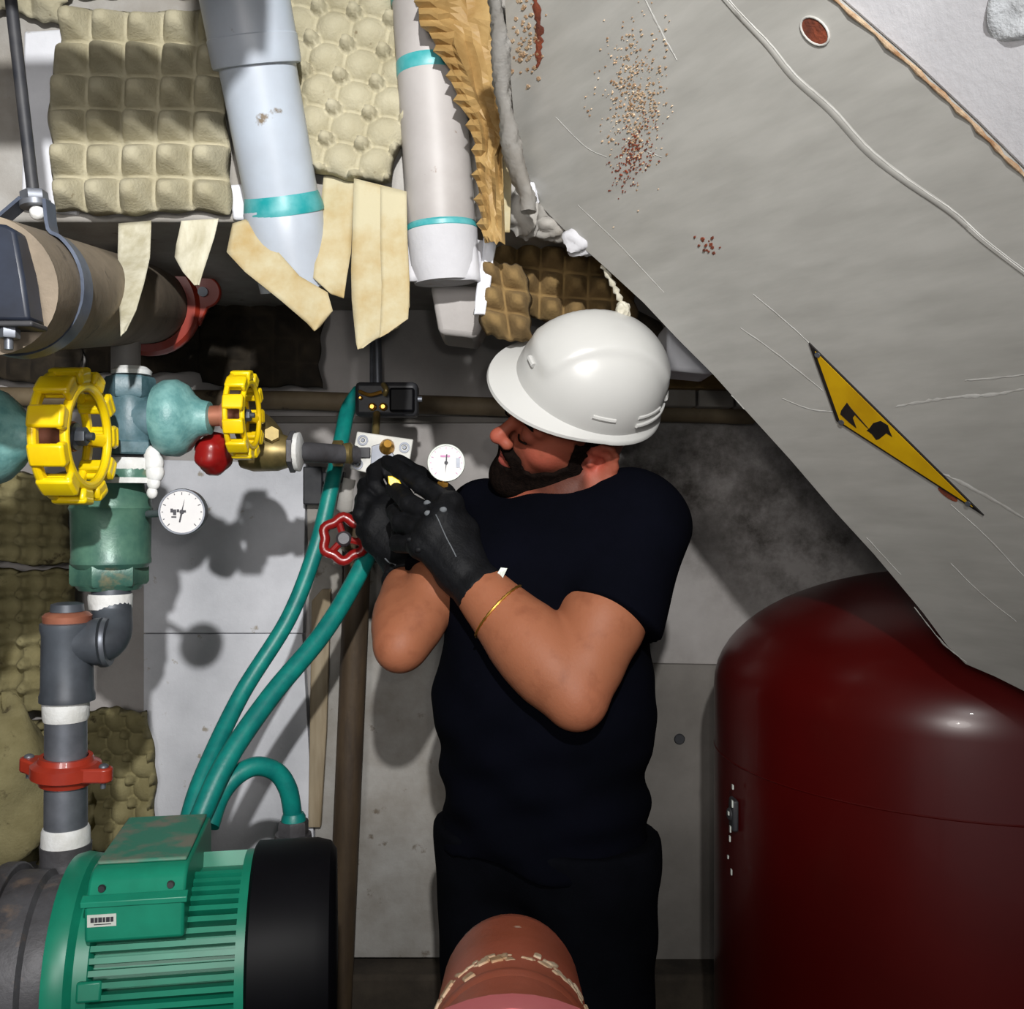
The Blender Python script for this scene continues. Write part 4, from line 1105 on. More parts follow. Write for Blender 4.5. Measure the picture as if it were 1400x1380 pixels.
# grey foam edge and white lumps between duct and gold paper
def edgefoam(a, b):
    y = -60 + 350 * b
    x = interp([(-60, 674), (0, 678), (70, 684), (130, 688), (200, 698), (245, 712), (270, 722)], y)
    th = 2 * math.pi * a
    r_ = 0.0075 + 0.002 * math.sin(17 * b + 1) + 0.0022 * math.sin(3 * th + 23 * b) * math.sin(41 * b + 2 * th) + 0.0016 * math.sin(7 * th + 97 * b) + 0.005 * b
    return P(x, y, 1.06 + 0.33 * max(0, b) ** 1.0) + Vector((r_ * math.cos(th), 0.02 * math.sin(th), r_ * 0.2 * math.sin(th)))
tag(obj('foam_filler', MB().grid(edgefoam, 18, 120), M['foam_dirty'], angle=180), 'crumbling grey filler along the left edge of the duct', 'filler')
def lump(name, cx, cy, d, rx, ry, rz, mt, label, seed, cat='foam chunk', group=None):
    rr2 = random.Random(seed); ph = [rr2.uniform(0, 6) for _ in range(6)]
    c_ = P(cx, cy, d)
    def fn(a, b):
        th, p_ = 2 * math.pi * a, math.pi * b
        n_ = Vector((math.sin(p_) * math.cos(th), math.sin(p_) * math.sin(th), math.cos(p_)))
        k_ = 1 + 0.14 * math.sin(4 * n_.x + ph[0]) * math.sin(5 * n_.z + ph[1]) + 0.10 * math.sin(9 * n_.y + ph[2] + 6 * n_.x) + 0.06 * math.sin(17 * n_.z + ph[3]) * math.sin(15 * n_.x + ph[4])
        return c_ + Vector((rx * n_.x, ry * n_.y, rz * n_.z)) * k_
    return tag(obj(name, MB().grid(fn, 28, 18), mt, angle=60), label, cat, group)
lump('foam_chunk', 716, 292, 1.47, 0.030, 0.03, 0.034, M['foam_dirty'], 'round grey foam chunk under the corner of the duct', 1)
lump('foam_chunk', 757, 310, 1.48, 0.032, 0.03, 0.022, M['foam_dirty'], 'flat grey foam chunk right of the round one', 2)
lump('foam_chunk', 795, 330, 1.44, 0.026, 0.02, 0.022, M['foam_ceiling'], 'bright white foam chunk at the end of the row along the duct', 3)
lump('foam_chunk', 722, 268, 1.45, 0.014, 0.012, 0.020, M['foam'], 'tiny white foam chunk on top of the round grey one', 4)
lump('foam_chunk', 852, 425, 1.42, 0.010, 0.010, 0.013, M['cord'], 'small white blob at the end of the cord on top of hard hat', 5)
o = obj('cord', MB().tube(smoothpath([P(824, 362, 1.43), P(836, 385, 1.43), P(846, 405, 1.42), P(853, 424, 1.42)], 6), [0.004 + 0.0018 * math.sin(k * 2.1) for k in range(19)], 10), M['cord']); tag(o, 'dirty white cord hanging from the duct edge to the hard hat', 'cord')
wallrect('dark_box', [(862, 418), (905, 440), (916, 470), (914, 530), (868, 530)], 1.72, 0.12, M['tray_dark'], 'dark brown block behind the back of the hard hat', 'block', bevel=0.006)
wallrect('broken_brick', [(912, 440), (930, 446), (952, 470), (984, 504), (975, 512), (912, 506)], 1.52, 0.10, M['foam'], 'jagged white block behind the hard hat under the duct', 'brick', bevel=0.006)
wallrect('wall_ledge', [(905, 508), (1002, 514), (1000, 532), (905, 530)], 2.02, 0.12, M['tray_brown'], 'thin brown ledge on wall right of the hard hat', 'ledge')
for k, (x0, x1) in enumerate(((903, 952), (955, 1004), (1007, 1052))):
    wallrect('wall_brick', [(x0, 531 + k), (x1, 532 + k), (x1, 556 + k), (x0, 555 + k)], 2.05, 0.09, M['foam_dirty'], ['pale brick in the wall row next to the hard hat', 'pale brick in the middle of the wall row under the brown ledge', 'pale brick at the end of the wall row partly behind the duct'][k], 'brick', 'pale bricks above the wall pipe', 0.004)

# ------------------------------------------------------------------ red pipe end and pink flange in the near foreground
rp = thing('red_pipe', P(700, 1330, 0.62) - Vector((0, 0, 0.09)), 'worn red pipe end pointing away at bottom centre', 'pipe')
RC = Vector((0.0, 0.0, 0.0))
a0 = Vector((0.001, 0.40, H - 0.225 - 0.095)); a1 = Vector((-0.002, 0.74, H - 0.225 - 0.165))
rc_far = Vector((-0.002, 0.82, 0)); 
far = P(697, 1330, 0.80); near = P(700, 1395, 0.46)
rr3 = 0.052
far = Vector((-0.001, 0.80, P(0, 1250, 0.80).z - rr3)); near = Vector((0.0, 0.48, P(0, 1335, 0.55).z - 0.055))
pax = (far - near).normalized(); pl_ = (far - near).length
obj('pipe_shaft', MB().lathe(near, pax, [(-0.06, rr3), (pl_ * 0.45, rr3), (pl_ * 0.47, rr3 * 1.02), (pl_ * 0.90, rr3 * 1.02), (pl_ * 0.97, rr3 * 0.98), (pl_, rr3 * 0.86)], 40), M['clay'], rp)
sl = MB()
rnd = random.Random(5)
for k in range(64):
    th = R(-80 + 160 * k / 63) + rnd.uniform(-.04, .04)
    if rnd.random() < 0.25: continue
    sd_ = Vector((math.sin(th), 0, math.cos(th)))
    sd_ = (sd_ - pax * sd_.dot(pax)).normalized()
    tg_ = sd_.cross(pax); q_ = rnd.uniform(-.6, .6)
    a1_ = (tg_ * math.cos(q_) + pax * math.sin(q_)).normalized()
    c_ = near + pax * (pl_ * 0.52 + rnd.gauss(0, .006)) + sd_ * (rr3 * 1.005)
    sl.box(c_, (rnd.uniform(.003, .009), rnd.uniform(.003, .012), rnd.uniform(.002, .005)), (a1_, sd_.cross(a1_), sd_))
obj('sealant_flake', sl, M['flaking'], rp, bevel=0.0015)
obj('pipe_ring', MB().lathe(near, pax, [(pl_ * 0.38, rr3), (pl_ * 0.40, rr3 * 1.03), (pl_ * 0.42, rr3 * 1.03), (pl_ * 0.44, rr3)], 40, caps=False), M['clay'], rp)
pf = thing('pink_flange', near - Vector((0, 0.1, 0.12)), 'pink flange at the bottom edge in front of the red pipe', 'flange')
obj('flange', MB().lathe(near - pax * 0.02, -pax, [(0, 0.05), (0, 0.076), (0.006, 0.081), (0.03, 0.081), (0.036, 0.076), (0.036, 0.05)], 48), M['pink'], pf)
obj('flange_neck', MB().lathe(near - pax * 0.05, -pax, [(0, 0.055), (0.20, 0.055)], 36), M['pink'], pf)
st_ = near - pax * 0.18
obj('support_leg', MB().tube([Vector((st_.x, st_.y, st_.z - 0.04)), Vector((st_.x, st_.y, 0.0))], 0.025, 16), M['pink'], pf)

# conduit just above the view that shades a band of the egg trays
oc = thing('overhead_conduit', (-0.40, 0.83, 2.0), 'grey conduit crossing overhead in front of the pointed egg tray', 'conduit')
obj('conduit_run', MB().tube(smoothpath([(-1.2, 0.83, 2.185), (-0.6, 0.83, 2.185), (-0.31, 0.83, 2.188), (-0.272, 0.83, 2.204), (-0.26, 0.83, 2.245), (-0.26, 0.83, 2.9)], 6), 0.042, 18), M['pvc_dirty'], oc)
# ------------------------------------------------------------------ the man: one continuous skin surface grown from a distance field
class Field:
    def __init__(s, lo, hi, h):
        s.lo = np.array(lo, np.float32); s.h = h
        s.n = np.ceil((np.array(hi) - s.lo) / h).astype(int) + 1
        s.d = np.full(tuple(s.n), 1.0, np.float32)

    def sub(s, lo, hi):
        a = np.clip(np.floor((np.array(lo) - s.lo) / s.h).astype(int), 0, s.n - 1)
        b = np.clip(np.ceil((np.array(hi) - s.lo) / s.h).astype(int) + 1, 1, s.n)
        sl = tuple(slice(i, max(j, i + 1)) for i, j in zip(a, b))
        g = [(s.lo[k] + s.h * np.arange(sl[k].start, sl[k].stop, dtype=np.float32)) for k in range(3)]
        return sl, g[0][:, None, None], g[1][None, :, None], g[2][None, None, :]

    def put(s, fn, lo, hi, k=0.02, op='add'):
        pad = max(k, 0.012) + 2 * s.h
        sl, x, y, z = s.sub(np.array(lo) - pad, np.array(hi) + pad)
        b = fn(x, y, z).astype(np.float32)
        a = s.d[sl]
        if op == 'add':
            if k > 0:
                q = np.maximum(k - np.abs(a - b), 0) / k
                s.d[sl] = np.minimum(a, b) - q * q * k * 0.25
            else:
                s.d[sl] = np.minimum(a, b)
        else:
            b = -b
            if k > 0:
                q = np.maximum(k - np.abs(a - b), 0) / k
                s.d[sl] = np.maximum(a, b) + q * q * k * 0.25
            else:
                s.d[sl] = np.maximum(a, b)

    def cone(s, p, q, r1, r2, k=0.02, op='add'):
        p, q = np.array(p, float), np.array(q, float)
        d = q - p; L2 = max(float(d @ d), 1e-9)

        def fn(x, y, z):
            t = np.clip(((x - p[0]) * d[0] + (y - p[1]) * d[1] + (z - p[2]) * d[2]) / L2, 0, 1)
            return np.sqrt((x - p[0] - t * d[0]) ** 2 + (y - p[1] - t * d[1]) ** 2 + (z - p[2] - t * d[2]) ** 2) - (r1 + (r2 - r1) * t)
        r = max(r1, r2)
        s.put(fn, np.minimum(p, q) - r, np.maximum(p, q) + r, k, op)

    def ball(s, c, r, k=0.02, op='add'):
        s.cone(c, Vector(c) + Vector((0, 0, 1e-5)), r, r, k, op)

    def ell(s, c, ax, r, k=0.02, op='add'):
        c = np.array(c, float); A = np.array([list(a) for a in ax], float); rr = np.array(r, float)

        def fn(x, y, z):
            dx, dy, dz = x - c[0], y - c[1], z - c[2]
            u = [(dx * A[i, 0] + dy * A[i, 1] + dz * A[i, 2]) for i in range(3)]
            k0 = np.sqrt(sum((u[i] / rr[i]) ** 2 for i in range(3)))
            k1 = np.sqrt(sum((u[i] / rr[i] ** 2) ** 2 for i in range(3))) + 1e-9
            return k0 * (k0 - 1) / k1
        m = float(rr.max())
        s.put(fn, c - m, c + m, k, op)

    def mesh(s):
        """surface nets"""
        D_ = s.d; S = D_ < 0
        n = np.array(D_.shape)
        cnt = np.zeros(tuple(n - 1), np.int8)
        for i in (0, 1):
            for j in (0, 1):
                for k in (0, 1):
                    cnt += S[i:n[0] - 1 + i, j:n[1] - 1 + j, k:n[2] - 1 + k]
        act = (cnt > 0) & (cnt < 8)
        ac = np.argwhere(act)
        idx = np.full(act.shape, -1, np.int64); idx[act] = np.arange(len(ac))
        acc = np.zeros((len(ac), 3)); m = np.zeros(len(ac))
        cs_ = [np.array((i, j, k)) for i in (0, 1) for j in (0, 1) for k in (0, 1)]
        for a in cs_:
            for b in cs_:
                if (b - a).sum() == 1 and (b - a).min() >= 0:
                    fa = D_[tuple((ac + a).T)]; fb = D_[tuple((ac + b).T)]
                    cr = (fa < 0) != (fb < 0)
                    t = np.where(cr, fa / np.where(cr, fa - fb, 1), 0)
                    acc += (a + t[:, None] * (b - a)) * cr[:, None]; m += cr
        v = s.lo + s.h * (ac + acc / m[:, None])
        faces = []
        for ax in range(3):
            o1, o2 = [(1, 2), (2, 0), (0, 1)][ax]
            lo_ = [slice(None)] * 3; hi_ = [slice(None)] * 3
            lo_[ax] = slice(0, -1); hi_[ax] = slice(1, None)
            ch = S[tuple(lo_)] != S[tuple(hi_)]
            e = np.argwhere(ch)
            e = e[(e[:, o1] > 0) & (e[:, o2] > 0) & (e[:, o1] < n[o1] - 1) & (e[:, o2] < n[o2] - 1)]
            ins = S[tuple(e.T)]
            u1 = np.zeros(3, int); u1[o1] = 1; u2 = np.zeros(3, int); u2[o2] = 1
            q = np.stack([idx[tuple((e - u1 - u2).T)], idx[tuple((e - u2).T)], idx[tuple(e.T)], idx[tuple((e - u1).T)]], 1)
            q[~ins] = q[~ins][:, ::-1]
            faces.append(q)
        f = np.concatenate(faces)
        return v, f[(f >= 0).all(1)]


def field_obj(name, fld, material, parent, colors=None, smooth_it=0):
    v, f = fld.mesh()
    mb = MB(); mb.v = [Vector(p) for p in v.tolist()]; mb.f = [tuple(q) for q in f.tolist()]
    o = obj(name, mb, material, parent, angle=180, colors=None if colors is None else colors(v), fix=False)
    if smooth_it:
        md = o.modifiers.new('smooth', 'SMOOTH'); md.iterations = smooth_it; md.factor = 0.5
    return o


man = thing('person', (0.03, 1.56, 0), 'man in white hard hat, navy t-shirt and black gloves working on the white plate', 'person')
# --- joints
shL, elL, wrL = P(872, 722, 1.50), P(786, 948, 1.37), P(650, 800, 1.46)
shR, elR, wrR = P(652, 730, 1.66), P(549, 880, 1.50), P(556, 790, 1.64)
sx = (shL - shR); sx.z = 0; sx.normalize()                    # across the shoulders, to his left
fw = sx.cross(Z).normalized()                                  # where the chest faces
neckb = P(786, 730, 1.58)
chest = P(752, 800, 1.58); belly = P(742, 960, 1.57); hips = P(744, 1130, 1.57)
# --- head frame
yaw, pitch, roll = R(22), R(-5), R(45)
f0 = Vector((-math.cos(yaw), -math.sin(yaw), 0)); l0 = Z.cross(f0).normalized()
hf = f0 * math.cos(pitch) + Z * math.sin(pitch); hu0 = Z * math.cos(pitch) - f0 * math.sin(pitch)
hu = hu0 * math.cos(roll) + l0 * math.sin(roll); hl = l0 * math.cos(roll) - hu0 * math.sin(roll)
HS = 1.01
HO = P(809, 632, 1.475) - hl * 0.076 * HS + hf * 0.005
def hp(f_, l_, u_): return HO + (hf * f_ + hl * l_ + hu * u_) * HS
HA = (hf, hl, hu)


def build_head(fl, off=0.0):
    e = off
    fl.ell(hp(-.010, 0, .050), HA, [(r_ + e / HS) * HS for r_ in (.096, .075, .090)], .02)
    fl.ell(hp(.034, 0, -.015), HA, [(r_ + e / HS) * HS for r_ in (.056, .056, .082)], .03)
    for s_ in (-1, 1):
        fl.cone(hp(.005, s_ * .056, -.030), hp(.020, s_ * .050, -.066), .016 + e, .016 + e, .03)
        fl.cone(hp(.020, s_ * .050, -.066), hp(.072, s_ * .016, -.090), .016 + e, .017 + e, .03)
        fl.ball(hp(.058, s_ * .040, -.004), .018 + e, .04)
        fl.cone(hp(.078, s_ * .044, .040), hp(.090, s_ * .012, .040), .010 + e, .011 + e, .015)
    fl.ball(hp(.080, 0, -.090), .021 + e, .025)
    fl.ell(hp(.074, 0, -.046), HA, [.026 + e, .032 + e, .030 + e], .02)


bf = Field((-0.28, 1.22, 0.02), (0.36, 1.88, 1.86), 0.0036)
build_head(bf)
for s_ in (-1, 1):
    bf.ball(hp(.098, s_ * .031, .021), .013, .012, 'cut')
# nose, lips, eyelids, ears
bf.cone(hp(.088, 0, .034), hp(.117, 0, -.004), .0080, .0100, .012)
bf.ball(hp(.119, 0, -.006), .0108, .008)
for s_ in (-1, 1):
    bf.ball(hp(.106, s_ * .013, -.012), .0095, .008)
    bf.ball(hp(.112, s_ * .007, -.020), .0035, .003, 'cut')
    bf.ell(hp(.083, s_ * .031, .020), HA, [.0135, .0155, .0125], .004)
bf.cone(hp(.093, -.018, -.0425), hp(.0995, 0, -.040), .005, .0065, .006); bf.cone(hp(.0995, 0, -.040), hp(.093, .018, -.0425), .0065, .005, .006)
bf.cone(hp(.091, -.015, -.0545), hp(.097, 0, -.0555), .0055, .0075, .006); bf.cone(hp(.097, 0, -.0555), hp(.091, .015, -.0545), .0075, .0055, .006)
bf.cone(hp(.104, -.02, -.0478), hp(.104, .02, -.0478), .0022, .0022, .003, 'cut')
for s_ in (-1, 1):
    eb0 = (hf * -0.88 + hl * s_ * 0.48).normalized()                  # towards the back edge of the ear, flaring out
    eu0 = (hu * 0.97 - hf * 0.22); eu0 = (eu0 - eb0 * eu0.dot(eb0)).normalized()
    en0 = eu0.cross(eb0) * s_
    if en0.dot(hl * s_) < 0: en0 = -en0
    e0_ = hp(-.012, s_ * .070, .000)
    def ep(b_, u_, n_): return e0_ + (eb0 * b_ + eu0 * u_ + en0 * n_) * HS
    bf.ell(ep(.010, .002, .004), (eb0, eu0, en0), [.020, .031, .0075], .008)
    bf.ell(ep(.010, -.002, .013), (eb0, eu0, en0), [.011, .018, .009], .003, 'cut')
    hel = [ep(-.004, .016, .010), ep(.004, .030, .010), ep(.018, .031, .010), ep(.028, .020, .010), ep(.030, .004, .010), ep(.024, -.012, .009), ep(.012, -.026, .008), ep(.001, -.026, .008)]
    for a_, b_ in zip(hel, hel[1:]): bf.cone(a_, b_, .0046, .0046, .005)
    ah = [ep(.006, .018, .010), ep(.018, .012, .0095), ep(.020, -.002, .009), ep(.012, -.013, .008)]
    for a_, b_ in zip(ah, ah[1:]): bf.cone(a_, b_, .0036, .0036, .004)
    bf.ball(ep(-.006, -.003, .011), .0055, .005)
    bf.ball(ep(.004, -.028, .008), .0075, .006)
# neck, shoulders and trunk (under the shirt), arms, legs
bf.cone(hp(-.030, 0, -.040), neckb, .058, .060, .04)
bf.cone(hp(-.005, .03, -.05), neckb + sx * .02 + fw * .04, .022, .030, .03)
bf.cone(shL - sx * .03, shR + sx * .03, .070, .070, .05)
bf.cone(neckb - Z * .02, chest, .075, .115, .06)
bf.cone(chest + sx * .05, chest - sx * .05, .105, .105, .06)
bf.cone(chest, belly, .105, .085, .06); bf.cone(belly, hips, .085, .090, .06)
def limb(F_, a, b, prof, k=0.03):
    for (t0, r0), (t1, r1) in zip(prof, prof[1:]):
        F_.cone(a.lerp(b, t0), a.lerp(b, t1), r0, r1, k)


def merge(F_, k):
    """union of a limb grown on its own patch of the grid, so a crease stays where it folds on the arm"""
    a_ = np.round((F_.lo - bf.lo) / bf.h).astype(int)
    sl_ = tuple(slice(i, i + n_) for i, n_ in zip(a_, F_.d.shape))
    A_ = bf.d[sl_]
    q = np.maximum(k - np.abs(A_ - F_.d), 0) / k
    bf.d[sl_] = np.minimum(A_, F_.d) - q * q * k * .25


def patch(pts_, m):
    lo_ = [min(p[i] for p in pts_) - m for i in range(3)]; hi_ = [max(p[i] for p in pts_) + m for i in range(3)]
    lo_ = bf.lo + bf.h * np.maximum(np.floor((np.array(lo_) - bf.lo) / bf.h), 0)
    hi_ = np.minimum(np.array(hi_), bf.lo + bf.h * (bf.n - 2))
    return Field(lo_, hi_, bf.h)


limb(bf, shL, elL, [(0, .058), (.35, .057), (.6, .056), (.85, .047), (1, .040)])
limb(bf, shR, elR, [(0, .054), (.5, .050), (.85, .041), (1, .036)], .02)
for sh_, el_, wr_, pf, tip in ((shL, elL, wrL, [(-.02, .040), (.18, .050), (.38, .051), (.55, .046), (.75, .038), (.92, .032), (1.05, .030)], .024),
                               (shR, elR, wrR, [(0, .036), (.2, .041), (.45, .039), (.75, .032), (1.1, .029)], .020)):
    fa = patch([el_, wr_], .11)
    limb(fa, el_, wr_, pf, .03)
    od = ((el_ - wr_).normalized() + (el_ - sh_).normalized()).normalized()
    fa.ball(el_ + od * .020, tip, .03)
    # muscle on the thumb side of the forearm, folding over the inner elbow
    side = (sh_ - el_).normalized()
    fa.cone(el_.lerp(wr_, .02) + side * .022, el_.lerp(wr_, .42) + side * .012, .030, .030, .03)
    merge(fa, .009)
    bf.ball(el_ + od * .006, tip * 1.35, .03)
hipL, hipR = hips + sx * .085 - Z * .03, hips - sx * .085 - Z * .03
footL, footR = Vector((hipL.x + .02, hipL.y + .02, .09)), Vector((hipR.x, hipR.y + .02, .09))
for a_, b_ in ((hipL, footL), (hipR, footR)):
    kn = a_.lerp(b_, .5) + fw * .01
    bf.cone(a_, kn, .070, .055, .04); bf.cone(kn, b_, .055, .038, .03)
    bf.cone(b_, Vector((b_.x, b_.y, .05)), .038, .038, .02); bf.cone(Vector((b_.x, b_.y, .05)), Vector((b_.x, b_.y, .05)) + fw * .14, .034, .028, .02)


def skin_cols(v):
    q = (v - np.array(HO)) @ np.array([list(hf), list(hl), list(hu)]).T / HS
    base = np.array(srgb(150, 94, 67)[:3]); n = len(v)
    c = np.tile(base, (n, 1))
    def blend(mask, col):
        mm = np.clip(mask, 0, 1)[:, None]
        c[:] = c * (1 - mm) + np.array(col[:3]) * mm
    fade = lambda p, r: np.clip(1.6 - 1.6 * np.linalg.norm((q - np.array(p)) / np.array(r), axis=1), 0, 1)
    head = np.clip((q[:, 2] + .16) / .05, 0, 1) * (np.abs(q[:, 1]) < .12) * (np.abs(q[:, 0]) < .16)
    blend(head * 0.8, srgb(142, 72, 56))
    for s_ in (-1, 1):
        blend(fade((.06, s_ * .045, -.005), (.04, .035, .03)) * .5, srgb(188, 92, 76))
        blend(fade((-.006, s_ * .078, .004), (.034, .02, .045)) * .6, srgb(176, 80, 66))
        blend(fade((.090, s_ * .031, .0125), (.02, .019, .004)) * .9, srgb(44, 26, 22))       # lash line of the lowered lids
        blend(fade((.086, s_ * .031, .022), (.03, .024, .018)) * .35, srgb(130, 62, 52))
    blend(fade((.118, 0, -.006), (.022, .02, .02)) * .5, srgb(190, 96, 80))
    blend(fade((.098, 0, -.0415), (.016, .026, .0075)) * .9, srgb(150, 62, 62))
    blend(fade((.096, 0, -.0555), (.016, .024, .009)) * .9, srgb(164, 72, 70))
    tp_ = np.where(q[:, 0] < .028, .030, np.where(q[:, 0] < .070, -.016 - (q[:, 0] - .028) * .72, -.0465 + np.clip((q[:, 0] - .078) / .012, 0, 1) * .024))
    st_ = np.clip(1 - (q[:, 2] - tp_) / .013, 0, 1) * np.clip((q[:, 0] + .002) / .008, 0, 1) * np.clip((q[:, 2] + .082) / .015, 0, 1) * (q[:, 0] < .11) * (np.abs(q[:, 1]) < .11)
    blend(st_ * .75 * (1 - fade((.098, 0, -.048), (.02, .03, .02))), srgb(46, 28, 22))
    blend(((q[:, 2] > .05) & (q[:, 2] < .4)) * 0.0, srgb(30, 22, 20))
    # a slightly darker far arm hair/tan and pinker elbows
    for e_ in (elL, elR):
        blend(np.clip(1 - np.linalg.norm(v - np.array(e_ + (e_ - wrL).normalized() * .02), axis=1) / .06, 0, 1) * .35, srgb(190, 110, 84))
    return np.c_[c, np.ones(n)]


body = field_obj('body', bf, M['skin'], man, skin_cols, smooth_it=2)

# --- beard and hair: a shell a few millimetres off the head, kept where hair grows
def shell(name, off, keep, extra=None):
    fl = Field(np.array(HO) - .19, np.array(HO) + .19, 0.003)
    build_head(fl, off)
    if extra: extra(fl)
    sl, x, y, z = fl.sub(fl.lo, fl.lo + fl.h * (fl.n - 1))
    dx, dy, dz = x - HO.x, y - HO.y, z - HO.z
    f_ = (dx * hf.x + dy * hf.y + dz * hf.z) / HS; l_ = (dx * hl.x + dy * hl.y + dz * hl.z) / HS; u_ = (dx * hu.x + dy * hu.y + dz * hu.z) / HS
    nz = 0.0030 * np.sin(190 * f_ + 60 * l_) * np.sin(230 * u_) + 0.002 * np.sin(520 * f_ + 340 * u_)
    fl.d[sl] = np.maximum(fl.d[sl], keep(f_, l_, u_) + nz).astype(np.float32)
    return field_obj(name, fl, M['hair'], man)


def beard_keep(f_, l_, u_):
    # upper border: sideburn at the ear, falling along the cheek, rising again to the moustache under the nose
    top = np.where(f_ < .028, 0.030, np.where(f_ < .070, -0.016 - (f_ - .028) * .72, -0.0465 + np.clip((f_ - .078) / .012, 0, 1) * .024))
    cheek = u_ - top
    front = np.maximum(cheek, .006 - f_)
    lips = .013 - np.sqrt((np.abs(l_) / 1.55) ** 2 + ((u_ + .0485) / 0.85) ** 2)
    lips = np.where(f_ > .07, lips, -1.0)
    low = -.118 - u_
    return np.maximum(np.maximum(front, lips), low)


def beard_extra(fl):
    fl.ell(hp(.080, 0, -.094), HA, [.026, .030, .026], .02)
    fl.cone(hp(.100, -.016, -.0300), hp(.100, .016, -.0300), .0065, .0065, .008)
    for s_ in (-1, 1):
        fl.cone(hp(.098, s_ * .014, -.0305), hp(.084, s_ * .030, -.060), .0065, .006, .008)
shell('beard', .0045, beard_keep, beard_extra)
shell('hair', .0035, lambda f_, l_, u_: np.maximum(np.maximum(.026 - u_, f_ - .016), np.where((np.abs(l_) > .05) & (f_ > -.03), .030 - u_, .0 - u_ - .02)))
for s_ in (-1, 1):
    eb_ = MB().tube(smoothpath([hp(.092, s_ * .014, .0385), hp(.093, s_ * .026, .043), hp(.087, s_ * .040, .0415), hp(.077, s_ * .050, .035)], 4), [.003] + [.0045] * 9 + [.003, .0025, .002], 8)
    obj('eyebrow', eb_, M['hair'], man)
    obj('eyelash', MB().tube(smoothpath([hp(.0955, s_ * .020, .0135), hp(.0978, s_ * .031, .0115), hp(.092, s_ * .043, .0145)], 4), .0016, 6), M['hair'], man)

# --- hard hat
yw2, pt2, rl2 = R(22.6), R(4.4), R(50)
g0 = Vector((-math.cos(yw2), -math.sin(yw2), 0)); gl0 = Z.cross(g0).normalized()
gf = g0 * math.cos(pt2) + Z * math.sin(pt2); gu0 = Z * math.cos(pt2) - g0 * math.sin(pt2)
gu = gu0 * math.cos(rl2) + gl0 * math.sin(rl2); gl = gl0 * math.cos(rl2) - gu0 * math.sin(rl2)
HC = P(805, 528, 1.46)
hat_r = (0.128, 0.112, 0.124)
HK = 0.895


def hatp(th, ph, lift=0.0):
    """th around from the front, ph 0 at rim to 90 at crown"""
    c_, s_ = math.cos(ph), math.sin(ph)
    sq = c_ ** 0.86
    f_ = hat_r[0] * sq * math.cos(th); l_ = hat_r[1] * sq * math.sin(th); u_ = hat_r[2] * (s_ ** 0.95)
    # raised crown band running front to back
    band = 0.0055 * (1 / (1 + math.exp((abs(l_) - 0.050) / 0.0018))) * min(1, max(0, (ph - .30) / .18)) * (1.0 if math.cos(th) > -.2 or ph > .6 else .6)
    k = 1 + (band + lift) / 0.115
    return f_ * k, l_ * k, u_ * k


def hatw(f_, l_, u_): return HC + (gf * f_ + gl * l_ + gu * u_) * HK
def brim(th):
    c_ = math.cos(th)
    return 0.010 + 0.032 * max(0, c_) ** 1.5 * (1 - 0.12 * math.sin(th) ** 2), -0.006 - 0.014 * max(0, c_) ** 2 - 0.004 * max(0, -c_)


nth = 96
mbh = MB(); vs_, fs_ = [], []
rows = []
for j in range(26):
    ph = math.pi / 2 * j / 26
    rows.append([hatw(*hatp(2 * math.pi * i / nth, ph)) for i in range(nth)])
outer = []
for lv, (fr_, dz_) in enumerate(((1.0, 0.0), (0.72, 0.15), (0.45, 0.45), (0.2, 0.8))):
    row = []
    for i in range(nth):
        th = 2 * math.pi * i / nth
        f_, l_, u_ = hatp(th, 0.0)
        w_, d_ = brim(th)
        row.append(hatw(f_ + math.cos(th) * w_ * fr_, l_ + math.sin(th) * w_ * fr_ * (0.9 if math.cos(th) > 0 else 1), u_ + d_ * fr_ + 0.0))
    outer.append(row)
lip = []
for i in range(nth):
    th = 2 * math.pi * i / nth
    f_, l_, u_ = hatp(th, 0.0); w_, d_ = brim(th)
    lip.append(hatw(f_ + math.cos(th) * (w_ + .001), l_ + math.sin(th) * (w_ + .001) * (0.9 if math.cos(th) > 0 else 1), u_ + d_ - 0.005))
inner = [[hatw(f_ * .975, l_ * .97, u_ - .003) for f_, l_, u_ in [hatp(2 * math.pi * i / nth, math.pi / 2 * j / 12) for i in range(nth)]] for j in range(12)]
allrows = [r_ for r_ in reversed(inner)] + [lip] + outer + rows
for row in allrows: vs_ += row
for j in range(len(allrows) - 1):
    for i in range(nth):
        i2 = (i + 1) % nth
        fs_.append((j * nth + i, j * nth + i2, (j + 1) * nth + i2, (j + 1) * nth + i))
vs_.append(hatw(0, 0, hat_r[2] * 1.04)); top_i = len(vs_) - 1
b0_ = (len(allrows) - 1) * nth
for i in range(nth): fs_.append((b0_ + i, b0_ + (i + 1) % nth, top_i))
mbh.add(vs_, fs_)
hat = obj('hard_hat', mbh, M['hat'], man, angle=50)
hat['label'] = 'white hard hat'
WO[hat.name] = WO['person']
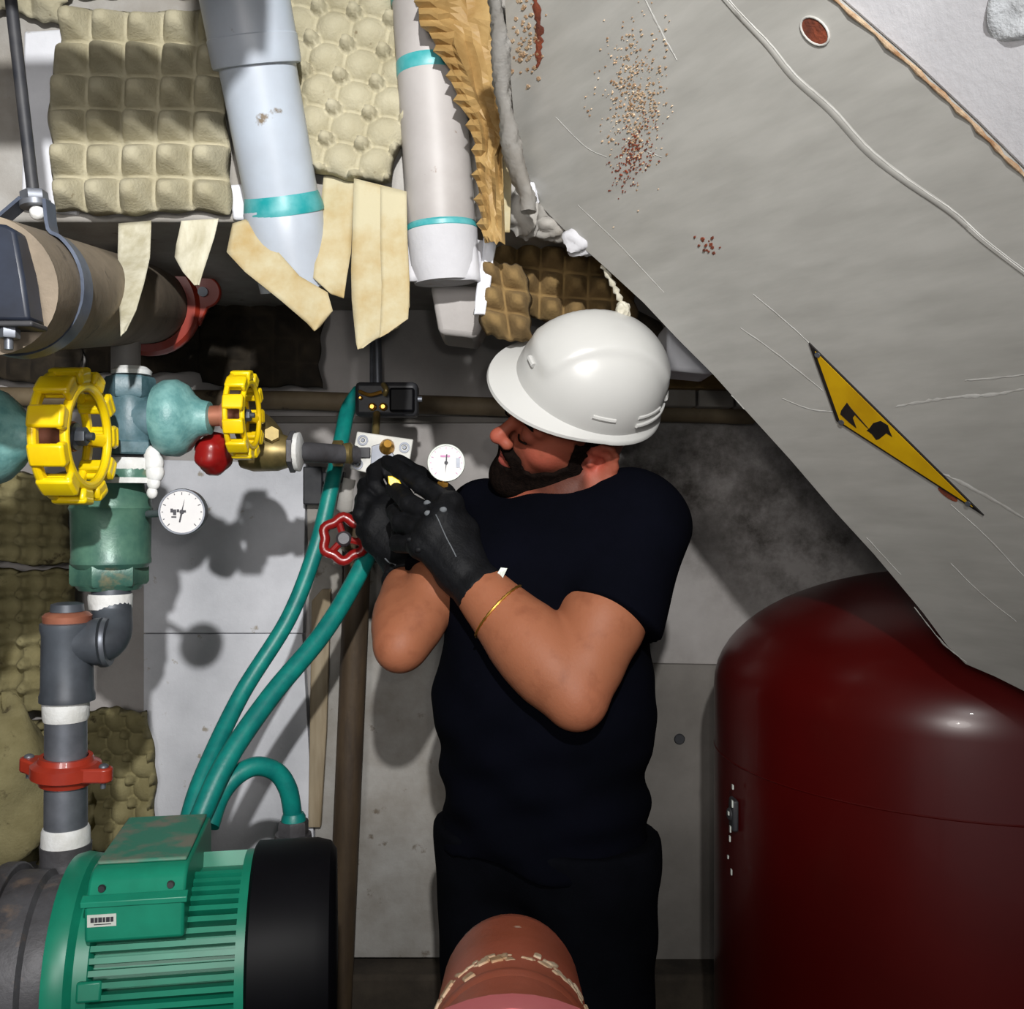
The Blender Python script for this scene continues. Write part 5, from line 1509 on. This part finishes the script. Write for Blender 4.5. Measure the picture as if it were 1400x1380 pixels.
# slot covers, rear rain rib and side accessory slot
def rimtube(a0_, a1_, ph, r_, lift, n_=16):
    pts_ = []
    for i in range(n_ + 1):
        f_, l_, u_ = hatp(R(a0_ + (a1_ - a0_) * i / n_), ph, lift)
        pts_.append(hatw(f_, l_, u_))
    return MB().tube(pts_, r_, 8)
obj('rain_rib', rimtube(112, 248, 0.14, 0.0032, 0.001, 24), M['hat'], hat)
obj('slot_cover', rimtube(74, 92, 0.22, 0.0040, -0.0015), M['hat'], hat)
obj('slot_cover', rimtube(268, 286, 0.22, 0.0040, -0.0015), M['hat'], hat)
obj('slot_cover', rimtube(112, 140, 0.26, 0.0032, -0.001), M['hat'], hat)
obj('rear_slot', rimtube(156, 166, 0.25, 0.0046, 0.0), M['hat'], hat)
obj('front_badge', rimtube(2, 12, 0.34, 0.0040, 0.002, 6), M['hat'], hat)
susp = MB().tube([hatw(0.112 * math.cos(t), 0.098 * math.sin(t), -0.004) for t in [2 * math.pi * k / 40 for k in range(40)]], 0.006, 8, closed=True)
obj('headband', susp, M['hair'], hat)

# --- t-shirt
ts = Field((-0.25, 1.26, 0.93), (0.36, 1.86, 1.66), 0.005)
ts.cone(shL - sx * .035, shR + sx * .035, .080, .080, .05)
ts.cone(neckb - Z * .03, chest, .085, .128, .06)
ts.cone(shL - sx * .02 + Z * .012, neckb + sx * .03, .072, .046, .04)
ts.cone(shR + sx * .02 + Z * .012, neckb - sx * .03, .072, .046, .04)
ts.cone(chest + sx * .052 + fw * .012, chest - sx * .052 + fw * .012, .116, .116, .06)
ts.cone(belly + sx * .042, belly - sx * .042, .116, .116, .07)
ts.cone(chest + sx * .03, belly + sx * .04, .126, .120, .06); ts.cone(chest - sx * .03, belly - sx * .04, .126, .120, .06)
ts.cone(belly + sx * .04, hips + sx * .040, .118, .130, .06); ts.cone(belly - sx * .04, hips - sx * .040, .118, .130, .06)
xs_, xx, yy, zz_ = ts.sub(ts.lo, ts.lo + ts.h * (ts.n - 1))
D_ = ts.d[xs_]
def sleeve(a, b, t1, r0, r1, lean):
    fl = Field(ts.lo, ts.lo + ts.h * (ts.n - 1), ts.h)
    fl.n = ts.n; fl.d = np.full(tuple(ts.n), 1.0, np.float32)
    d = (b - a).normalized(); end = a.lerp(b, t1)
    fl.cone(a, end + lean + d * .08, r0, r1, .02)
    pl = (xx - end.x) * d.x + (yy - end.y) * d.y + (zz_ - end.z) * d.z + 0.004 * np.sin(40 * xx + 30 * yy)
    return np.maximum(fl.d, pl)
for sl_ in (sleeve(shL, elL, .56, .080, .076, Vector((.014, .010, -.004))), sleeve(shR, elR, .50, .072, .066, Vector((0, 0, 0)))):
    q = np.maximum(.018 - np.abs(D_ - sl_), 0) / .018
    D_ = np.minimum(D_, sl_) - q * q * .018 * .25
# hem, folds
hem = P(740, 1158, 1.56).z
D_ = np.maximum(D_, hem - zz_ + 0.006 * np.sin(26 * xx + 11 * yy))
su = (xx - belly.x) * sx.x + (yy - belly.y) * sx.y
fold_ = np.clip((1.33 - zz_) / .25, 0, 1)
D_ = D_ + fold_ * (0.0045 * np.sin(58 * zz_ + 16 * su + 2 * np.sin(9 * su)) + 0.003 * np.sin(95 * zz_ - 30 * su)) + 0.0025 * np.sin(34 * zz_ + 40 * su) * (1 - fold_)
ts.d[xs_] = D_.astype(np.float32)
ts.cone(neckb + fw * .006 + Z * .012, hp(-.02, 0, -.03), .066, .074, .008, 'cut')
shirt = field_obj('t_shirt', ts, M['shirt'], man, smooth_it=3)
WO[shirt.name] = WO['person']
# collar band
nd = (hp(-.02, 0, -.03) - neckb).normalized()
ca_ = (X - nd * X.dot(nd)).normalized(); cb_ = nd.cross(ca_)
# --- trousers and boots
tr = Field((-0.24, 1.34, 0.06), (0.34, 1.84, 1.08), 0.0065)
tr.cone(hips + sx * .050, hips - sx * .050, .118, .118, .05)
tr.cone(hips + Z * .02 + sx * .035, hips + Z * .02 - sx * .035, .116, .116, .04)
for a_, b_ in ((hipL, footL), (hipR, footR)):
    kn = a_.lerp(b_, .5) + fw * .01
    tr.cone(a_ + (sx * .002 if a_ is hipL else -sx * .002), kn, .104, .082, .04); tr.cone(kn, Vector((b_.x, b_.y, .10)), .082, .066, .03)
xs_, xx, yy, zz_ = tr.sub(tr.lo, tr.lo + tr.h * (tr.n - 1))
D_ = np.maximum(tr.d[xs_], zz_ - (hem + .03))
D_ = np.maximum(D_, .085 - zz_) + 0.003 * np.sin(60 * zz_ + 22 * xx) * np.sin(31 * xx + 20 * yy)
tr.d[xs_] = D_.astype(np.float32)
field_obj('trousers', tr, M['trousers'], man, smooth_it=2)
for b_ in (footL, footR):
    bt = Field(np.array((b_.x - .12, b_.y - .25, -.01)), np.array((b_.x + .12, b_.y + .12, .2)), .006)
    p0 = Vector((b_.x, b_.y, .055))
    bt.cone(p0 - fw * .05, p0 + fw * .15, .048, .046, .02); bt.cone(p0, p0 + Z * .10, .052, .056, .03)
    xs_, xx, yy, zz_ = bt.sub(bt.lo, bt.lo + bt.h * (bt.n - 1))
    bt.d[xs_] = np.maximum(bt.d[xs_], .004 - zz_)
    field_obj('boot', bt, M['boot'], man)

# --- gloves
def glove(name, wrist, elbow, palm, fingers, thumb, back, mark=None):
    allp = [wrist, palm[0]] + [p for f_ in fingers + [thumb] for p in f_]
    lo = [min(p[i] for p in allp) - .06 for i in range(3)]; hi = [max(p[i] for p in allp) + .06 for i in range(3)]
    g_ = Field(lo, hi, .0026)
    ad = (wrist - elbow).normalized()
    g_.cone(wrist - ad * .012, wrist + ad * .03, .041, .034, .01)
    # palm: a flat block spanning the knuckles
    kn = [f_[0] for f_ in fingers]
    for k_ in kn:
        g_.cone(wrist + ad * .035, k_, .027, .0185, .022)
    for a, b in zip(kn, kn[1:]): g_.cone(a, b, .0185, .0185, .012)
    g_.cone(wrist + ad * .03, thumb[0], .028, .022, .02)
    for f_, r_ in zip(fingers, (.0135, .0140, .0132, .0118)):
        rs_ = [r_ * 1.22, r_ * 1.1, r_, r_ * .9]
        for i in range(len(f_) - 1): g_.cone(f_[i], f_[i + 1], rs_[i], rs_[i + 1], .005)
        for q in f_[:1]: g_.ball(q + back * .006, r_ * 1.02, .008)
    rs_ = [.019, .0165, .0150, .0135]
    for i in range(len(thumb) - 1): g_.cone(thumb[i], thumb[i + 1], rs_[i], rs_[i + 1], .006)
    # cuff opening
    xs_, xx, yy, zz_ = g_.sub(g_.lo, g_.lo + g_.h * (g_.n - 1))
    c_ = wrist - ad * .018
    pl = -((xx - c_.x) * ad.x + (yy - c_.y) * ad.y + (zz_ - c_.z) * ad.z)
    cr = 0.0005 * np.sin(240 * xx + 90 * zz_) * np.sin(210 * zz_ - 120 * yy)
    g_.d[xs_] = np.maximum(g_.d[xs_] + cr, pl).astype(np.float32)
    o_ = field_obj(name, g_, M['glove'], man, smooth_it=1)
    WO[o_.name] = WO['person']
    return o_


dk = 1.50
Lk = [P(616, 690, 1.505), P(604, 708, 1.485), P(590, 727, 1.480), P(575, 746, 1.485)]
Lf = [[Lk[0], P(577, 664, 1.545), P(548, 643, 1.585), P(530, 632, 1.61)],
      [Lk[1], P(560, 690, 1.525), P(540, 668, 1.57), P(548, 656, 1.61)],
      [Lk[2], P(548, 716, 1.525), P(540, 700, 1.575), P(556, 694, 1.60)],
      [Lk[3], P(544, 744, 1.53), P(545, 728, 1.57), P(560, 722, 1.59)]]
Lt = [P(636, 728, 1.50), P(608, 676, 1.55), P(572, 650, 1.60), P(545, 632, 1.63)]
backL = (Lk[1] - wrL).cross(Lk[3] - wrL).normalized()
if backL.y > 0: backL = -backL
gl_ = glove('glove', wrL, elL, [P(610, 740, 1.49)], Lf, Lt, backL)
gl_['label'] = 'black leather glove with yellow badge'
Rk = [P(534, 688, 1.70), P(520, 702, 1.685), P(511, 720, 1.68), P(512, 740, 1.68)]
Rf = [[Rk[0], P(514, 665, 1.71), P(512, 645, 1.735), P(524, 634, 1.75)],
      [Rk[1], P(500, 684, 1.70), P(500, 664, 1.735), P(514, 654, 1.745)],
      [Rk[2], P(494, 704, 1.69), P(496, 684, 1.725), P(512, 676, 1.735)],
      [Rk[3], P(497, 726, 1.685), P(500, 708, 1.715), P(516, 702, 1.725)]]
Rt = [P(556, 725, 1.70), P(560, 690, 1.72), P(545, 665, 1.735), P(532, 645, 1.74)]
gr_ = glove('glove', wrR, elR, [P(535, 740, 1.67)], Rf, Rt, Vector((-.6, -.75, 0)).normalized())
# badge, seam and cuff tag on the near glove
bdg = [P(x, y, 1.50) for x, y in ((531, 652), (537, 652), (546, 658), (551, 667), (546, 671), (538, 668), (532, 661))]
tp = Lf[0][1].lerp(Lf[0][2], .75)
def on_finger(px, py): return P(px, py, tp.y - .0195)
obj('badge', MB().sheet([on_finger(x, y) for x, y in ((530, 651), (536, 651), (546, 657), (551, 667), (546, 671), (537, 668), (531, 661))], (0, .004, 0)), M['yellow'], gl_, bevel=.001)
# seam on the back of the near glove, found by casting from the camera side onto the glove surface
bpy.context.view_layer.update()
from mathutils.bvhtree import BVHTree
def surf(o_):
    me_ = o_.data
    off = WO['person']
    return BVHTree.FromPolygons([v.co + off for v in me_.vertices], [tuple(p.vertices) for p in me_.polygons])
bv = surf(gl_)
def onto(px, py, lift=.0008):
    d_ = (P(px, py, 1.0) - Vector((0, 0, H))).normalized()
    hit = bv.ray_cast(Vector((0, 0, H)), d_)
    return None if hit[0] is None else hit[0] + hit[1] * lift
sm = [q for q in [onto(x, y) for x, y in ((596, 704), (600, 712), (605, 724), (611, 737), (618, 750), (624, 762))] if q]
if len(sm) > 2: obj('seam', MB().tube(smoothpath(sm, 5), .0009, 6), M['stitch'], gl_)
for (x, y) in ((584, 688), (606, 697), (585, 702), (560, 738), (572, 752)):
    q = onto(x, y, 0)
    if q: obj('knuckle_patch', MB().ball(q, (.0055, .003, .0045), nu=12, nv=8), M['stitch'] if y < 705 else M['glove'], gl_)
bv = surf(gr_)
sm = [q for q in [onto(x, y) for x, y in ((527, 764), (533, 770), (541, 773))] if q]
if len(sm) > 1: obj('seam', MB().tube(smoothpath(sm, 4), .0013, 6), M['stitch'], gr_)
ad = (wrL - elL).normalized()
q = wrL - ad * .012
sd_ = ad.cross(Vector((0, -1, 0))).normalized()
if sd_.x < 0: sd_ = -sd_
obj('cuff_tag', MB().sheet([q + sd_ * .030 - Y * .022, q + sd_ * .046 - Y * .020 + ad * .004, q + sd_ * .052 - Y * .018 - ad * .004, q + sd_ * .032 - Y * .026 - ad * .012], (0, .0015, 0)), M['label_white'], gl_)
# gold chain on the near wrist
bw_ = wrL - ad * .056
a_ = (Z - ad * Z.dot(ad)).normalized(); b_ = ad.cross(a_)
bvb = surf(body)
pts = []
for t in [2 * math.pi * k / 60 for k in range(60)]:
    d_ = a_ * math.cos(t) + b_ * math.sin(t)
    c_ = bw_ + ad * (.010 * math.sin(t))
    h_ = bvb.ray_cast(c_, d_, .08)
    pts.append((h_[0] if h_[0] is not None else c_ + d_ * .036) + d_ * .0012)
ch = MB().tube(pts, [.0016 + .0008 * (k % 2) for k in range(60)], 6, closed=True)
obj('bracelet', ch, M['gold'], man)
